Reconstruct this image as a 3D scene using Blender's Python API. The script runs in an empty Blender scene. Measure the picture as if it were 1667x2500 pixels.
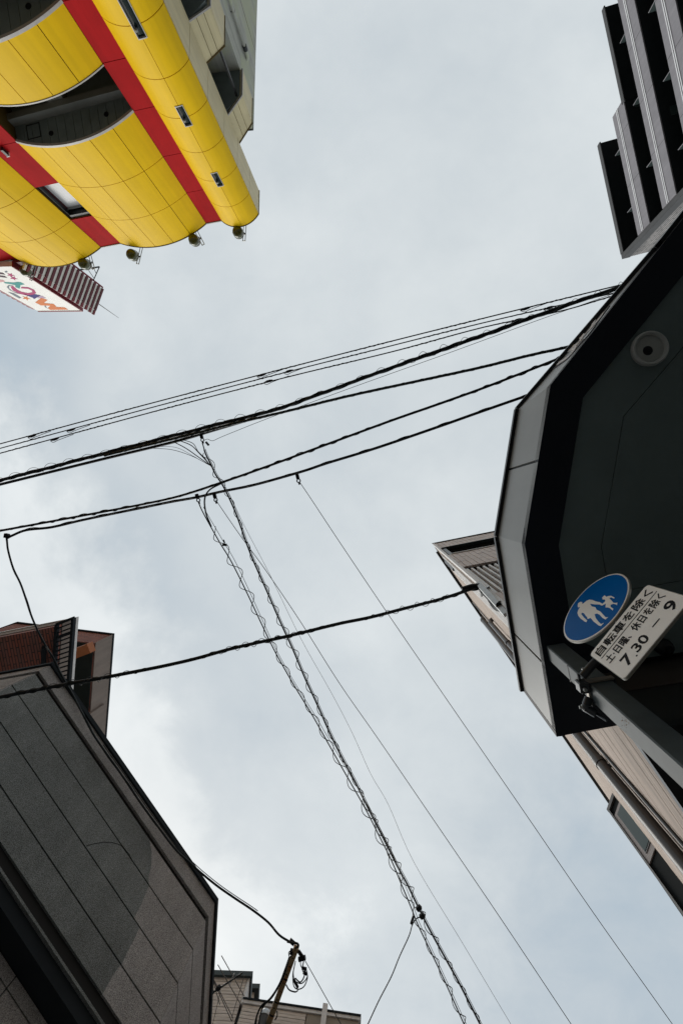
import bpy, bmesh, math, random
from mathutils import Vector, Matrix
random.seed(7)

# ------------------------------------------------------------------ camera
F, CX, CY = 1100.0, 833.5, 1250.0        # focal length and centre of the 1667 x 2500 picture
ZX, ZY = 950.0, 1236.0                   # where the zenith falls
EYE = 1.6                                # eye height; all heights below are metres above the eye
S = bpy.context.scene
_ez = Vector((ZX - CX, ZY - CY, F)).normalized()
_ex = (Vector((1, 0, 0)) - _ez * _ez.x).normalized()
_ey = _ez.cross(_ex)
def cam_to_world(v):
    v = Vector(v); return Vector((v.dot(_ex), v.dot(_ey), v.dot(_ez)))
_R, _D, _Fw = cam_to_world((1, 0, 0)), cam_to_world((0, 1, 0)), cam_to_world((0, 0, 1))
cam = bpy.data.cameras.new('camera'); cam_o = bpy.data.objects.new('camera', cam)
S.collection.objects.link(cam_o); S.camera = cam_o
cam.sensor_fit = 'VERTICAL'; cam.sensor_height = 36.0; cam.lens = F / 2500.0 * 36.0
cam.clip_start = 0.05; cam.clip_end = 3000
m = Matrix.Identity(4)
for i in range(3):
    m[i][0], m[i][1], m[i][2] = _R[i], -_D[i], -_Fw[i]
m[2][3] = EYE
cam_o.matrix_world = m

# ------------------------------------------------------------------ sky and sun
SUN_DIR = Vector((-0.46, 0.62, 0.62)).normalized()      # towards the sun
W = bpy.data.worlds.new('World'); S.world = W; W.use_nodes = True
nt = W.node_tree; nt.nodes.clear()
def wn(t, **k):
    n = nt.nodes.new(t)
    for a, b in k.items(): setattr(n, a, b)
    return n
def wl(a, b): nt.links.new(a, b)
def wmath(op, a, b=None, c=None, clamp=False):
    n = wn('ShaderNodeMath', operation=op); n.use_clamp = clamp
    for i, x in enumerate((a, b, c)):
        if x is None: continue
        if isinstance(x, (int, float)): n.inputs[i].default_value = x
        else: wl(x, n.inputs[i])
    return n.outputs[0]
sky = wn('ShaderNodeTexSky', sky_type='NISHITA', sun_disc=False)
sky.sun_elevation = math.asin(SUN_DIR.z); sky.sun_rotation = math.atan2(SUN_DIR.x, SUN_DIR.y)
sky.air_density = 1.0; sky.dust_density = 2.0; sky.ozone_density = 1.0
tc = wn('ShaderNodeTexCoord'); sep = wn('ShaderNodeSeparateXYZ'); wl(tc.outputs['Generated'], sep.inputs[0])
zc = wmath('MAXIMUM', sep.outputs[2], 0.12)
u_ = wmath('DIVIDE', sep.outputs[0], zc); v_ = wmath('DIVIDE', sep.outputs[1], zc)
uv = wn('ShaderNodeCombineXYZ'); wl(u_, uv.inputs[0]); wl(v_, uv.inputs[1])
def wnoise(scale, detail, rough, off, dist=0.0):
    mp = wn('ShaderNodeMapping'); mp.inputs['Location'].default_value = off
    wl(uv.outputs[0], mp.inputs[0])
    n = wn('ShaderNodeTexNoise'); n.inputs['Scale'].default_value = scale; n.inputs['Detail'].default_value = detail
    n.inputs['Roughness'].default_value = rough; n.inputs['Distortion'].default_value = dist
    wl(mp.outputs[0], n.inputs['Vector']); return n.outputs[0]
n1 = wnoise(1.5, 7, 0.52, (3.1, 1.7, 0.0), 0.35)
n2 = wnoise(4.2, 8, 0.60, (7.3, 4.9, 1.0), 0.2)
val = wmath('ADD', wmath('MULTIPLY', wmath('SUBTRACT', n1, 0.5), 0.85), wmath('MULTIPLY', wmath('SUBTRACT', n2, 0.5), 0.55))
val = wmath('ADD', val, 0.56)
warp = wmath('MULTIPLY', wmath('SUBTRACT', n2, 0.5), 0.55)
# a cloud bank with a ragged edge crossing the left side, blue-grey gap beside it
sE = wmath('ADD', wmath('MULTIPLY', wmath('ADD', u_, 0.86), -0.82), wmath('MULTIPLY', wmath('ADD', v_, 0.05), 0.572))
sN = wmath('ADD', sE, wmath('ADD', wmath('MULTIPLY', wmath('SUBTRACT', n2, 0.5), 0.55), wmath('MULTIPLY', wmath('SUBTRACT', n1, 0.5), 0.35)))
def wrange(x, a, b, c, d, kind='SMOOTHSTEP'):
    q = wn('ShaderNodeMapRange', interpolation_type=kind); wl(x, q.inputs[0])
    for i_, y in enumerate((a, b, c, d)): q.inputs[1 + i_].default_value = y
    return q.outputs[0]
val = wmath('ADD', val, wrange(sN, -0.05, 0.12, 0.0, 0.25))
gap = wmath('MULTIPLY', wrange(wmath('ABSOLUTE', wmath('ADD', sN, 0.15)), 0.0, 0.17, -0.22, 0.0), wrange(v_, 0.18, 0.55, 1.0, 0.0))
val = wmath('ADD', val, gap)
SKYB = [(-0.86, -0.42, 0.34, -0.26), (0.55, 0.95, 0.70, -0.34), (-0.36, 0.95, 0.45, 0.10),
        (-0.25, 0.45, 0.30, -0.06), (0.16, -0.62, 0.60, 0.10)]
for bx_, by_, br, bw in SKYB:
    d2 = wmath('SQRT', wmath('ADD', wmath('POWER', wmath('ABSOLUTE', wmath('SUBTRACT', u_, bx_)), 2.0),
                             wmath('POWER', wmath('ABSOLUTE', wmath('SUBTRACT', v_, by_)), 2.0)))
    mr = wn('ShaderNodeMapRange', interpolation_type='SMOOTHERSTEP')
    wl(wmath('ADD', d2, wmath('MULTIPLY', warp, br)), mr.inputs[0])
    mr.inputs[1].default_value = br; mr.inputs[2].default_value = 0.0; mr.inputs[3].default_value = 0.0; mr.inputs[4].default_value = bw
    val = wmath('ADD', val, mr.outputs[0])
ramp = wn('ShaderNodeValToRGB'); wl(val, ramp.inputs[0])
CR = ramp.color_ramp; CR.interpolation = 'B_SPLINE'
CR.elements[0].position = 0.0; CR.elements[0].color = (0.345, 0.42, 0.485, 1)
CR.elements[1].position = 1.0; CR.elements[1].color = (0.70, 0.73, 0.735, 1)
for p_, c_ in ((0.30, (0.450, 0.500, 0.535, 1)), (0.55, (0.530, 0.573, 0.595, 1)), (0.78, (0.60, 0.638, 0.652, 1))):
    e_ = CR.elements.new(p_); e_.color = c_
bg1 = wn('ShaderNodeBackground'); wl(sky.outputs[0], bg1.inputs[0]); bg1.inputs[1].default_value = 0.10
bg2 = wn('ShaderNodeBackground'); wl(ramp.outputs[0], bg2.inputs[0]); bg2.inputs[1].default_value = 1.0
mixs = wn('ShaderNodeMixShader'); mixs.inputs[0].default_value = 0.95
wl(bg1.outputs[0], mixs.inputs[1]); wl(bg2.outputs[0], mixs.inputs[2])
wo = wn('ShaderNodeOutputWorld'); wl(mixs.outputs[0], wo.inputs[0])
sun = bpy.data.lights.new('sun', 'SUN'); sun.energy = 1.5; sun.angle = math.radians(40); sun.color = (1.0, 0.965, 0.90)
sun_o = bpy.data.objects.new('sun', sun); S.collection.objects.link(sun_o)
sun_o.rotation_euler = (-SUN_DIR).to_track_quat('-Z', 'Y').to_euler(); sun_o.location = SUN_DIR * 60
S.view_settings.view_transform = 'Standard'; S.view_settings.look = 'None'
S.view_settings.exposure = 0.32; S.view_settings.gamma = 1.0
S.render.film_transparent = False

# ------------------------------------------------------------------ helpers
COL = S.collection
V2 = lambda p: Vector((p[0], p[1]))
E1 = Vector((0.979, -0.204)); E2 = Vector((0.204, 0.979))       # the two street directions
DS = Vector((0.5627, 0.8267)); NS = Vector((0.8267, -0.5627))   # along and across the side alley
def ray(px, py): return cam_to_world((px - CX, py - CY, F))
def P(px, py, h):
    d = ray(px, py); t = h / d.z; return Vector((d.x * t, d.y * t, h))
def P2(px, py, h): return P(px, py, h).xy
def h_at(px, py, plan):
    d = ray(px, py); return V2(plan).length * d.z / d.xy.length
class Frame:
    """a vertical plane: origin, direction along it, outward normal"""
    def __init__(s, o, u, n): s.o, s.u, s.n = V2(o), V2(u).normalized(), V2(n).normalized()
    def pt(s, a, d, z): q = s.o + s.u * a + s.n * d; return (q.x, q.y, z)
    def px(s, px, py, d=0.0):
        r = ray(px, py); o = s.o + s.n * d; t = o.dot(s.n) / r.xy.dot(s.n)
        q = Vector((r.x * t, r.y * t)) - o; return (q.dot(s.u), r.z * t)
def lerp(a, b, t): return a + (b - a) * t
class MB:
    def __init__(s): s.v, s.f = [], []
    def add(s, vs, fs):
        k = len(s.v); s.v += [tuple(x) for x in vs]; s.f += [tuple(i + k for i in f) for f in fs]; return s
    def hexa(s, p):
        return s.add(p, [(0, 3, 2, 1), (4, 5, 6, 7), (0, 1, 5, 4), (1, 2, 6, 5), (2, 3, 7, 6), (3, 0, 4, 7)])
    def fbox(s, fr, a0, a1, d0, d1, z0, z1):
        return s.hexa([fr.pt(a, d, z) for z in (z0, z1) for a, d in ((a0, d0), (a1, d0), (a1, d1), (a0, d1))])
    def box(s, c, sx, sy, sz, u=(1, 0)):
        u = V2(u).normalized(); w = Vector((-u.y, u.x)); c = Vector(c)
        return s.hexa([tuple(c + Vector((*(u * a * sx / 2 + w * b * sy / 2), e * sz / 2))) for e in (-1, 1) for a, b in ((-1, -1), (1, -1), (1, 1), (-1, 1))])
    def fprism(s, fr, poly, d0, d1):
        n = len(poly)
        vs = [fr.pt(a, d0, z) for a, z in poly] + [fr.pt(a, d1, z) for a, z in poly]
        return s.add(vs, [tuple(range(n))[::-1], tuple(range(n, 2 * n))] + [(i, (i + 1) % n, n + (i + 1) % n, n + i) for i in range(n)])
    def plan(s, poly, z0, z1):
        n = len(poly)
        vs = [(p[0], p[1], z0) for p in poly] + [(p[0], p[1], z1) for p in poly]
        return s.add(vs, [tuple(range(n))[::-1], tuple(range(n, 2 * n))] + [(i, (i + 1) % n, n + (i + 1) % n, n + i) for i in range(n)])
    def tube(s, pts, r, sides=6, caps=True, r1=None):
        pts = [Vector(p) for p in pts]; n = len(pts)
        t0 = (pts[1] - pts[0]).normalized()
        a = t0.orthogonal().normalized(); vs = []
        for i, p in enumerate(pts):
            t = (pts[min(i + 1, n - 1)] - pts[max(i - 1, 0)]).normalized()
            a = (a - t * a.dot(t)).normalized(); b = t.cross(a)
            rr = r[i] if isinstance(r, (list, tuple)) else (r if r1 is None else lerp(r, r1, i / (n - 1)))
            for k in range(sides):
                g = 2 * math.pi * k / sides
                vs.append(tuple(p + (a * math.cos(g) + b * math.sin(g)) * rr))
        fs = [(i * sides + k, i * sides + (k + 1) % sides, (i + 1) * sides + (k + 1) % sides, (i + 1) * sides + k) for i in range(n - 1) for k in range(sides)]
        if caps: fs += [tuple(range(sides))[::-1], tuple(range((n - 1) * sides, n * sides))]
        return s.add(vs, fs)
    def bar(s, a, b, w, up=(0, 0, 1), h=None):
        """square bar from a to b"""
        a, b = Vector(a), Vector(b); t = (b - a).normalized(); up = Vector(up)
        x = t.cross(up)
        if x.length < 1e-4: x = t.orthogonal()
        x.normalize(); y = t.cross(x); h = h or w
        q = [x * i * w / 2 + y * j * h / 2 for i, j in ((-1, -1), (1, -1), (1, 1), (-1, 1))]
        return s.hexa([tuple(a + k) for k in q] + [tuple(b + k) for k in q])
    def lathe(s, c, axis, prof, sides=20):
        """prof: (distance along axis, radius)"""
        c, ax = Vector(c), Vector(axis).normalized(); a = ax.orthogonal().normalized(); b = ax.cross(a); vs = []
        for z, r in prof:
            for k in range(sides):
                g = 2 * math.pi * k / sides
                vs.append(tuple(c + ax * z + (a * math.cos(g) + b * math.sin(g)) * max(r, 1e-4)))
        n = len(prof)
        fs = [(i * sides + k, i * sides + (k + 1) % sides, (i + 1) * sides + (k + 1) % sides, (i + 1) * sides + k) for i in range(n - 1) for k in range(sides)]
        fs += [tuple(range(sides))[::-1], tuple(range((n - 1) * sides, n * sides))]
        return s.add(vs, fs)
    def build(s, name, mat, parent=None, smooth=False, bevel=0):
        me = bpy.data.meshes.new(name)
        me.from_pydata([(x, y, z + EYE) for x, y, z in s.v], [], s.f)
        bm = bmesh.new(); bm.from_mesh(me)
        bmesh.ops.recalc_face_normals(bm, faces=bm.faces)
        if bevel: bmesh.ops.bevel(bm, geom=list(bm.edges), offset=bevel, segments=1, affect='EDGES', clamp_overlap=True)
        bm.to_mesh(me); bm.free()
        if smooth:
            for p in me.polygons: p.use_smooth = True
            try: me.set_sharp_from_angle(angle=math.radians(38))
            except Exception: pass
        me.materials.append(mat)
        o = bpy.data.objects.new(name, me); COL.objects.link(o)
        if parent is not None:
            o.parent = parent; o.matrix_parent_inverse = Matrix.Translation(-wloc(parent))
        return o
def wloc(o):
    l = Vector(o.location); p = o.parent
    return l if p is None else Vector((0, 0, 0)) + (l if o.type == 'EMPTY' else Vector((0, 0, 0)))
def tag(o, label=None, cat=None, group=None, kind=None):
    if label: o['label'] = label
    if cat: o['category'] = cat
    if group: o['group'] = group
    if kind: o['kind'] = kind
    return o
def thing(name, label, cat, loc, group=None):
    o = bpy.data.objects.new(name, None); COL.objects.link(o)
    o.location = (loc[0], loc[1], (loc[2] if len(loc) > 2 else -EYE) + EYE); o.empty_display_size = 0.3
    return tag(o, label, cat, group)
def offset_poly(poly, d):
    """move every edge of a plan polygon inwards by d (either winding)"""
    poly = [V2(p) for p in poly]; n = len(poly)
    A = sum(poly[i].x * poly[(i + 1) % n].y - poly[(i + 1) % n].x * poly[i].y for i in range(n))
    sg = 1 if A > 0 else -1; out = []
    for i in range(n):
        a, b, c = poly[i - 1], poly[i], poly[(i + 1) % n]
        t1, t2 = (b - a).normalized(), (c - b).normalized()
        n1_, n2_ = Vector((-t1.y, t1.x)) * sg, Vector((-t2.y, t2.x)) * sg
        p1, p2 = b + n1_ * d, b + n2_ * d
        cr = t1.x * t2.y - t1.y * t2.x
        if abs(cr) < 1e-5: out.append(p1); continue
        w = p2 - p1; k = (w.x * t2.y - w.y * t2.x) / cr
        out.append(p1 + t1 * k)
    return out
def catmull(pts, n=8):
    pts = [Vector(p) for p in pts]; out = []
    for i in range(len(pts) - 1):
        p0 = pts[i - 1] if i else pts[0] * 2 - pts[1]; p1, p2 = pts[i], pts[i + 1]
        p3 = pts[i + 2] if i + 2 < len(pts) else pts[-1] * 2 - pts[-2]
        for k in range(n):
            t = k / n
            out.append(0.5 * ((2 * p1) + (p2 - p0) * t + (2 * p0 - 5 * p1 + 4 * p2 - p3) * t * t + (3 * p1 - p0 - 3 * p2 + p3) * t ** 3))
    return out + [pts[-1]]
def star(c, r, k=0.42, rot=0.0):
    return [(c[0] + math.cos(rot + i * math.pi / 5) * (r if i % 2 == 0 else r * k), c[1] + math.sin(rot + i * math.pi / 5) * (r if i % 2 == 0 else r * k)) for i in range(10)]

# ------------------------------------------------------------------ materials
def mat(name, col, rough=0.6, metal=0.0, var=0.10, scale=1.5, detail=6, bump=0.0, bscale=30.0, spec=0.4, stretch=(1, 1, 1), rotz=0.0,
        coat=0.0, speck=0.0, sscale=60.0, tint=None, streak=0.0, bdist=0.01):
    ma = bpy.data.materials.new(name); ma.use_nodes = True; t = ma.node_tree; N = t.nodes; Lk = t.links
    b = N['Principled BSDF']; b.inputs['Roughness'].default_value = rough; b.inputs['Metallic'].default_value = metal
    b.inputs['Specular IOR Level'].default_value = spec; b.inputs['Coat Weight'].default_value = coat; b.inputs['Coat Roughness'].default_value = 0.08
    co = N.new('ShaderNodeTexCoord'); mp = N.new('ShaderNodeMapping')
    mp0 = N.new('ShaderNodeMapping'); mp0.inputs['Rotation'].default_value = (0, 0, -rotz); Lk.new(co.outputs['Object'], mp0.inputs[0])
    mp.inputs['Scale'].default_value = stretch; Lk.new(mp0.outputs[0], mp.inputs[0])
    n = N.new('ShaderNodeTexNoise'); n.inputs['Scale'].default_value = scale; n.inputs['Detail'].default_value = detail; n.inputs['Roughness'].default_value = 0.6
    Lk.new(mp.outputs[0], n.inputs['Vector'])
    mr = N.new('ShaderNodeMapRange'); mr.inputs[1].default_value = 0.3; mr.inputs[2].default_value = 0.7
    mr.inputs[3].default_value = 1 - var; mr.inputs[4].default_value = 1 + var; Lk.new(n.outputs[0], mr.inputs[0])
    fac = mr.outputs[0]
    def mul(a, bb):
        k = N.new('ShaderNodeMath'); k.operation = 'MULTIPLY'; Lk.new(a, k.inputs[0]); Lk.new(bb, k.inputs[1]); return k.outputs[0]
    if speck:
        n3 = N.new('ShaderNodeTexNoise'); n3.inputs['Scale'].default_value = sscale; n3.inputs['Detail'].default_value = 2; Lk.new(mp.outputs[0], n3.inputs['Vector'])
        m3 = N.new('ShaderNodeMapRange'); m3.inputs[1].default_value = 0.36; m3.inputs[2].default_value = 0.64
        m3.inputs[3].default_value = 1 - speck; m3.inputs[4].default_value = 1 + speck; Lk.new(n3.outputs[0], m3.inputs[0]); fac = mul(fac, m3.outputs[0])
    if streak:      # rain streaks running down
        ms = N.new('ShaderNodeMapping'); ms.inputs['Scale'].default_value = (3.2, 3.2, 0.16); Lk.new(co.outputs['Object'], ms.inputs[0])
        n4 = N.new('ShaderNodeTexNoise'); n4.inputs['Scale'].default_value = 1.6; n4.inputs['Detail'].default_value = 5; Lk.new(ms.outputs[0], n4.inputs['Vector'])
        m4 = N.new('ShaderNodeMapRange'); m4.inputs[1].default_value = 0.40; m4.inputs[2].default_value = 0.62
        m4.inputs[3].default_value = 1 - streak; m4.inputs[4].default_value = 1.0; Lk.new(n4.outputs[0], m4.inputs[0]); fac = mul(fac, m4.outputs[0])
    mx = N.new('ShaderNodeVectorMath'); mx.operation = 'SCALE'; mx.inputs[0].default_value = col[:3]; Lk.new(fac, mx.inputs['Scale'])
    out = mx.outputs[0]
    if tint:        # a second colour in broad patches
        n5 = N.new('ShaderNodeTexNoise'); n5.inputs['Scale'].default_value = scale * 0.7; n5.inputs['Detail'].default_value = 5; Lk.new(mp.outputs[0], n5.inputs['Vector'])
        m5 = N.new('ShaderNodeMapRange'); m5.inputs[1].default_value = 0.46; m5.inputs[2].default_value = 0.62; Lk.new(n5.outputs[0], m5.inputs[0])
        mc = N.new('ShaderNodeMix'); mc.data_type = 'RGBA'; Lk.new(m5.outputs[0], mc.inputs[0]); Lk.new(out, mc.inputs[6]); mc.inputs[7].default_value = (*tint, 1); out = mc.outputs[2]
    Lk.new(out, b.inputs['Base Color'])
    if bump:
        n2_ = N.new('ShaderNodeTexNoise'); n2_.inputs['Scale'].default_value = bscale; n2_.inputs['Detail'].default_value = 4; Lk.new(mp.outputs[0], n2_.inputs['Vector'])
        bp = N.new('ShaderNodeBump'); bp.inputs['Strength'].default_value = bump; bp.inputs['Distance'].default_value = bdist
        Lk.new(n2_.outputs[0], bp.inputs['Height']); Lk.new(bp.outputs[0], b.inputs['Normal'])
    return ma
def brick_mat(name, c1, c2, mortar, bw, bh, u, rough=0.7, vertical=False, msize=0.012, flatlay=False):
    """small facing bricks: courses along u; vertical turns them on end"""
    ma = bpy.data.materials.new(name); ma.use_nodes = True; t = ma.node_tree; N = t.nodes; Lk = t.links
    b = N['Principled BSDF']; b.inputs['Roughness'].default_value = rough; b.inputs['Specular IOR Level'].default_value = 0.3
    co = N.new('ShaderNodeTexCoord'); sp = N.new('ShaderNodeSeparateXYZ'); Lk.new(co.outputs['Object'], sp.inputs[0])
    dx = N.new('ShaderNodeMath'); dx.operation = 'MULTIPLY'; dx.inputs[1].default_value = u[0]; Lk.new(sp.outputs[0], dx.inputs[0])
    dy = N.new('ShaderNodeMath'); dy.operation = 'MULTIPLY_ADD'; dy.inputs[1].default_value = u[1]; Lk.new(sp.outputs[1], dy.inputs[0]); Lk.new(dx.outputs[0], dy.inputs[2])
    cb = N.new('ShaderNodeCombineXYZ'); up_out = sp.outputs[2]
    if flatlay:
        ex_ = N.new('ShaderNodeMath'); ex_.operation = 'MULTIPLY'; ex_.inputs[1].default_value = -u[1]; Lk.new(sp.outputs[0], ex_.inputs[0])
        ey_ = N.new('ShaderNodeMath'); ey_.operation = 'MULTIPLY_ADD'; ey_.inputs[1].default_value = u[0]; Lk.new(sp.outputs[1], ey_.inputs[0]); Lk.new(ex_.outputs[0], ey_.inputs[2]); up_out = ey_.outputs[0]
    Lk.new(dy.outputs[0], cb.inputs[1 if vertical else 0]); Lk.new(up_out, cb.inputs[0 if vertical else 1])
    br = N.new('ShaderNodeTexBrick'); Lk.new(cb.outputs[0], br.inputs['Vector'])
    br.inputs['Color1'].default_value = (*c1, 1); br.inputs['Color2'].default_value = (*c2, 1); br.inputs['Mortar'].default_value = (*mortar, 1)
    br.inputs['Scale'].default_value = 1.0; br.inputs['Brick Width'].default_value = bw; br.inputs['Row Height'].default_value = bh
    br.inputs['Mortar Size'].default_value = msize; br.inputs['Bias'].default_value = -0.1; br.offset = 0.5
    nz = N.new('ShaderNodeTexNoise'); nz.inputs['Scale'].default_value = 1.3; nz.inputs['Detail'].default_value = 6; Lk.new(co.outputs['Object'], nz.inputs['Vector'])
    mr = N.new('ShaderNodeMapRange'); mr.inputs[1].default_value = 0.3; mr.inputs[2].default_value = 0.7; mr.inputs[3].default_value = 0.7; mr.inputs[4].default_value = 1.2; Lk.new(nz.outputs[0], mr.inputs[0])
    mx = N.new('ShaderNodeVectorMath'); mx.operation = 'SCALE'; Lk.new(br.outputs[0], mx.inputs[0]); Lk.new(mr.outputs[0], mx.inputs['Scale']); Lk.new(mx.outputs[0], b.inputs['Base Color'])
    bp = N.new('ShaderNodeBump'); bp.invert = True; bp.inputs['Strength'].default_value = 0.6; bp.inputs['Distance'].default_value = 0.01
    Lk.new(br.outputs['Fac'], bp.inputs['Height']); Lk.new(bp.outputs[0], b.inputs['Normal'])
    return ma
def glass_mat(name, col, rough=0.06):
    ma = mat(name, col, rough=rough, spec=0.08, var=0.05); return ma
ANG_S = math.atan2(DS.y, DS.x); ANG_1 = math.atan2(E1.y, E1.x)
M_YEL = mat('yellow_enamel_panel', (0.83, 0.525, 0.0), rough=0.5, var=0.06, scale=0.45, spec=0.14, streak=0.07)
M_RED = mat('red_enamel_panel', (0.40, 0.010, 0.012), rough=0.6, var=0.10, scale=0.8, spec=0.04, streak=0.10)
M_SEAM = mat('brown_seam', (0.10, 0.062, 0.010), rough=0.8)
M_CREAM = mat('cream_panel', (0.74, 0.64, 0.38), rough=0.5, var=0.07, scale=0.9, streak=0.10)
M_CONC = mat('weathered_concrete', (0.55, 0.56, 0.50), rough=0.85, var=0.14, scale=1.2, streak=0.22, bump=0.2, tint=(0.54, 0.57, 0.42))
M_WTRIM = mat('pale_metal_trim', (0.44, 0.42, 0.40), rough=0.4, var=0.12, scale=4)
M_DKSOF = mat('dark_green_soffit', (0.17, 0.21, 0.215), rough=0.55, var=0.15, scale=2)
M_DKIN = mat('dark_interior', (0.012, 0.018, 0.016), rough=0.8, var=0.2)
M_GREYP = mat('grey_painted_column', (0.23, 0.24, 0.225), rough=0.6, var=0.12)
M_BLACK = mat('black_paint', (0.006, 0.008, 0.011), rough=0.55, var=0.2, spec=0.25)
M_BLACKM = mat('black_metal', (0.012, 0.014, 0.016), rough=0.4, var=0.2)
M_WHITEGL = mat('white_film_glass', (0.62, 0.63, 0.64), rough=0.25, var=0.03, spec=0.3)
M_GLASS = glass_mat('dark_window_glass', (0.012, 0.02, 0.02))
M_STEEL = mat('galvanised_steel', (0.36, 0.37, 0.37), rough=0.42, metal=0.7, var=0.18, scale=9)
M_OLIVE = mat('olive_lamp_lens', (0.060, 0.062, 0.008), rough=0.16, var=0.30, scale=5, coat=0.6)
M_LAMPW = mat('white_lamp_body', (0.55, 0.54, 0.52), rough=0.5, var=0.1)
M_MAROON = mat('maroon_panel', (0.105, 0.012, 0.020), rough=0.5, var=0.15)
M_MAROON2 = mat('maroon_frame', (0.20, 0.020, 0.030), rough=0.5, var=0.12)
M_SIGNW = mat('sign_white', (0.74, 0.72, 0.67), rough=0.4, var=0.05, streak=0.05)
def flat(name, c): return mat(name, c, rough=0.7, var=0.05, spec=0.12)
M_CABLE = mat('cable_rubber', (0.006, 0.010, 0.011), rough=0.5, var=0.3, scale=20, spec=0.3)
M_CABLEG = mat('cable_green_black', (0.006, 0.015, 0.014), rough=0.5, var=0.3, scale=20)
M_WIRE = mat('thin_wire', (0.012, 0.014, 0.016), rough=0.5)
M_WIREG = mat('thin_grey_wire', (0.16, 0.17, 0.18), rough=0.4)

# ------------------------------------------------------------------ ground
M_ASPH = mat('asphalt', (0.05, 0.05, 0.052), rough=0.9, var=0.2, bump=0.3, bscale=80)
M_GRND = mat('city_ground_concrete', (0.22, 0.215, 0.205), rough=0.9, var=0.15)
M_PAVE = mat('pavement_concrete', (0.32, 0.315, 0.30), rough=0.85, var=0.12, bump=0.2)
g = MB().plan([(-600, -600), (600, -600), (600, 600), (-600, 600)], -EYE - 0.6, -EYE - 0.13).build('ground', M_GRND); tag(g, kind='structure')
def strip(c, u, length, w): 
    c, u = V2(c), V2(u).normalized(); n = Vector((-u.y, u.x))
    return [c - u * length / 2 - n * w / 2, c + u * length / 2 - n * w / 2, c + u * length / 2 + n * w / 2, c - u * length / 2 + n * w / 2]
g = MB().plan(strip(Vector((0, 0)) - E2 * 4.6, E1, 160, 9.0), -EYE - 0.129, -EYE - 0.121).build('road', M_ASPH); tag(g, kind='structure')
g = MB().plan(strip(Vector((0.0, 0.0)) + E2 * 1.2, E1, 160, 2.4), -EYE - 0.129, -EYE).build('pavement', M_PAVE); tag(g, kind='structure')
ps = [V2((0, 0)) + E2 * 2.5 - NS * 5.6, V2((0, 0)) + E2 * 2.5 + NS * 0.5, V2((0, 0)) + E2 * 2.5 + NS * 0.5 + DS * 60, V2((0, 0)) + E2 * 2.5 - NS * 5.6 + DS * 60]
g = MB().plan(ps, -EYE - 0.128, -EYE - 0.06).build('alley_path', M_PAVE); tag(g, kind='structure')

# ------------------------------------------------------------------ the yellow and red building
HY = 24.0
yb = thing('amusement_building', 'tall bright yellow building with bulging panels and red stripes', 'building', (*P2(400, 575, HY), -EYE))
def yp(x, y): return P2(x, y, HY)
R3a, R3b = yp(-260, 690), yp(40, 630)
R2a, R2b = yp(245.8, 602), yp(294.6, 592.5)
R1a, R1b = yp(502.6, 544), yp(541.5, 536.8)
YA, YB = yp(630, 521), yp(631.4, 465)
def arc(Pa, Q, apex, n):
    """points of the circular arc from Pa to Q that bulges to the apex, with outward normals"""
    ch = Q - Pa; L = ch.length; t = ch / L; nn = Vector((-t.y, t.x))
    hgt = (apex - Pa).dot(nn)
    if hgt < 0: nn = -nn; hgt = -hgt
    R = (L * L / 4 + hgt * hgt) / (2 * hgt); c = (Pa + Q) / 2 + nn * (hgt - R); half = math.asin(min(1, L / 2 / R))
    if hgt > R: half = math.pi - half
    out = []
    for i in range(n + 1):
        g = lerp(-half, half, i / n); d = nn * math.cos(g) + t * math.sin(g); out.append((c + d * R, d))
    return out
BUL = {3: (R3b, R2a, yp(130.5, 650)), 2: (R2b, R1a, yp(361.6, 606)), 1: (R1b, YA, yp(582, 552))}
NSEG = 30
ARC = {k: arc(*v, NSEG) for k, v in BUL.items()}
def arc_at(k, t):
    a = ARC[k]; x = t * NSEG; i = min(int(x), NSEG - 1); f = x - i
    return a[i][0].lerp(a[i + 1][0], f), (a[i][1].lerp(a[i + 1][1], f)).normalized()
BACK = -E2
core_d = 4.0
def shell(k, t0, t1, z0, z1, d0, d1, n=6):
    mb = MB(); vs = []
    for i in range(n + 1):
        p, d = arc_at(k, lerp(t0, t1, i / n))
        for dd, z in ((d0, z0), (d1, z0), (d1, z1), (d0, z1)):
            q = p + d * dd; vs.append((q.x, q.y, z))
    fs = [(0, 1, 2, 3), tuple(4 * n + j for j in (3, 2, 1, 0))]
    for i in range(n):
        for j in range(4): fs.append((4 * i + j, 4 * i + (j + 1) % 4, 4 * i + 4 + (j + 1) % 4, 4 * i + 4 + j))
    return mb.add(vs, fs)
ROWS = [24.0, 21.62, 19.28, 16.97]
SOLID = [(16.97, 24.0), (13.10, 15.05), (9.20, 11.15), (4.0, 7.2)]
# backing bodies (hidden behind the panels; their undersides carry the soffit boards)
for k in (2, 3):
    arcp = [p - d * 0.03 for p, d in ARC[k]]
    poly = arcp + [arcp[-1] + BACK * core_d, arcp[0] + BACK * core_d]
    for z0, z1 in SOLID:
        MB().plan(poly, z0 + 0.02, z1 - 0.02).build('bay_body', M_SEAM, yb)
# core behind everything
corner = YA + Vector((-0.9, -0.6))
MB().plan([R3a + BACK * core_d, R3b + BACK * core_d, R2a + BACK * core_d, R1a + BACK * core_d, corner + BACK * 2.6, corner + BACK * 22, R3a + BACK * 22], -EYE - 0.1, 23.7).build('core_wall', M_DKIN, yb)
# round end bay
arcp = [p - d * 0.03 for p, d in ARC[1]]
MB().plan(arcp + [YB + Vector((-0.05, 0.0)), YB + Vector((-1.4, -0.2)), R1b + BACK * core_d], -EYE - 0.1, 23.95).build('bay_body', M_SEAM, yb)
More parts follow.
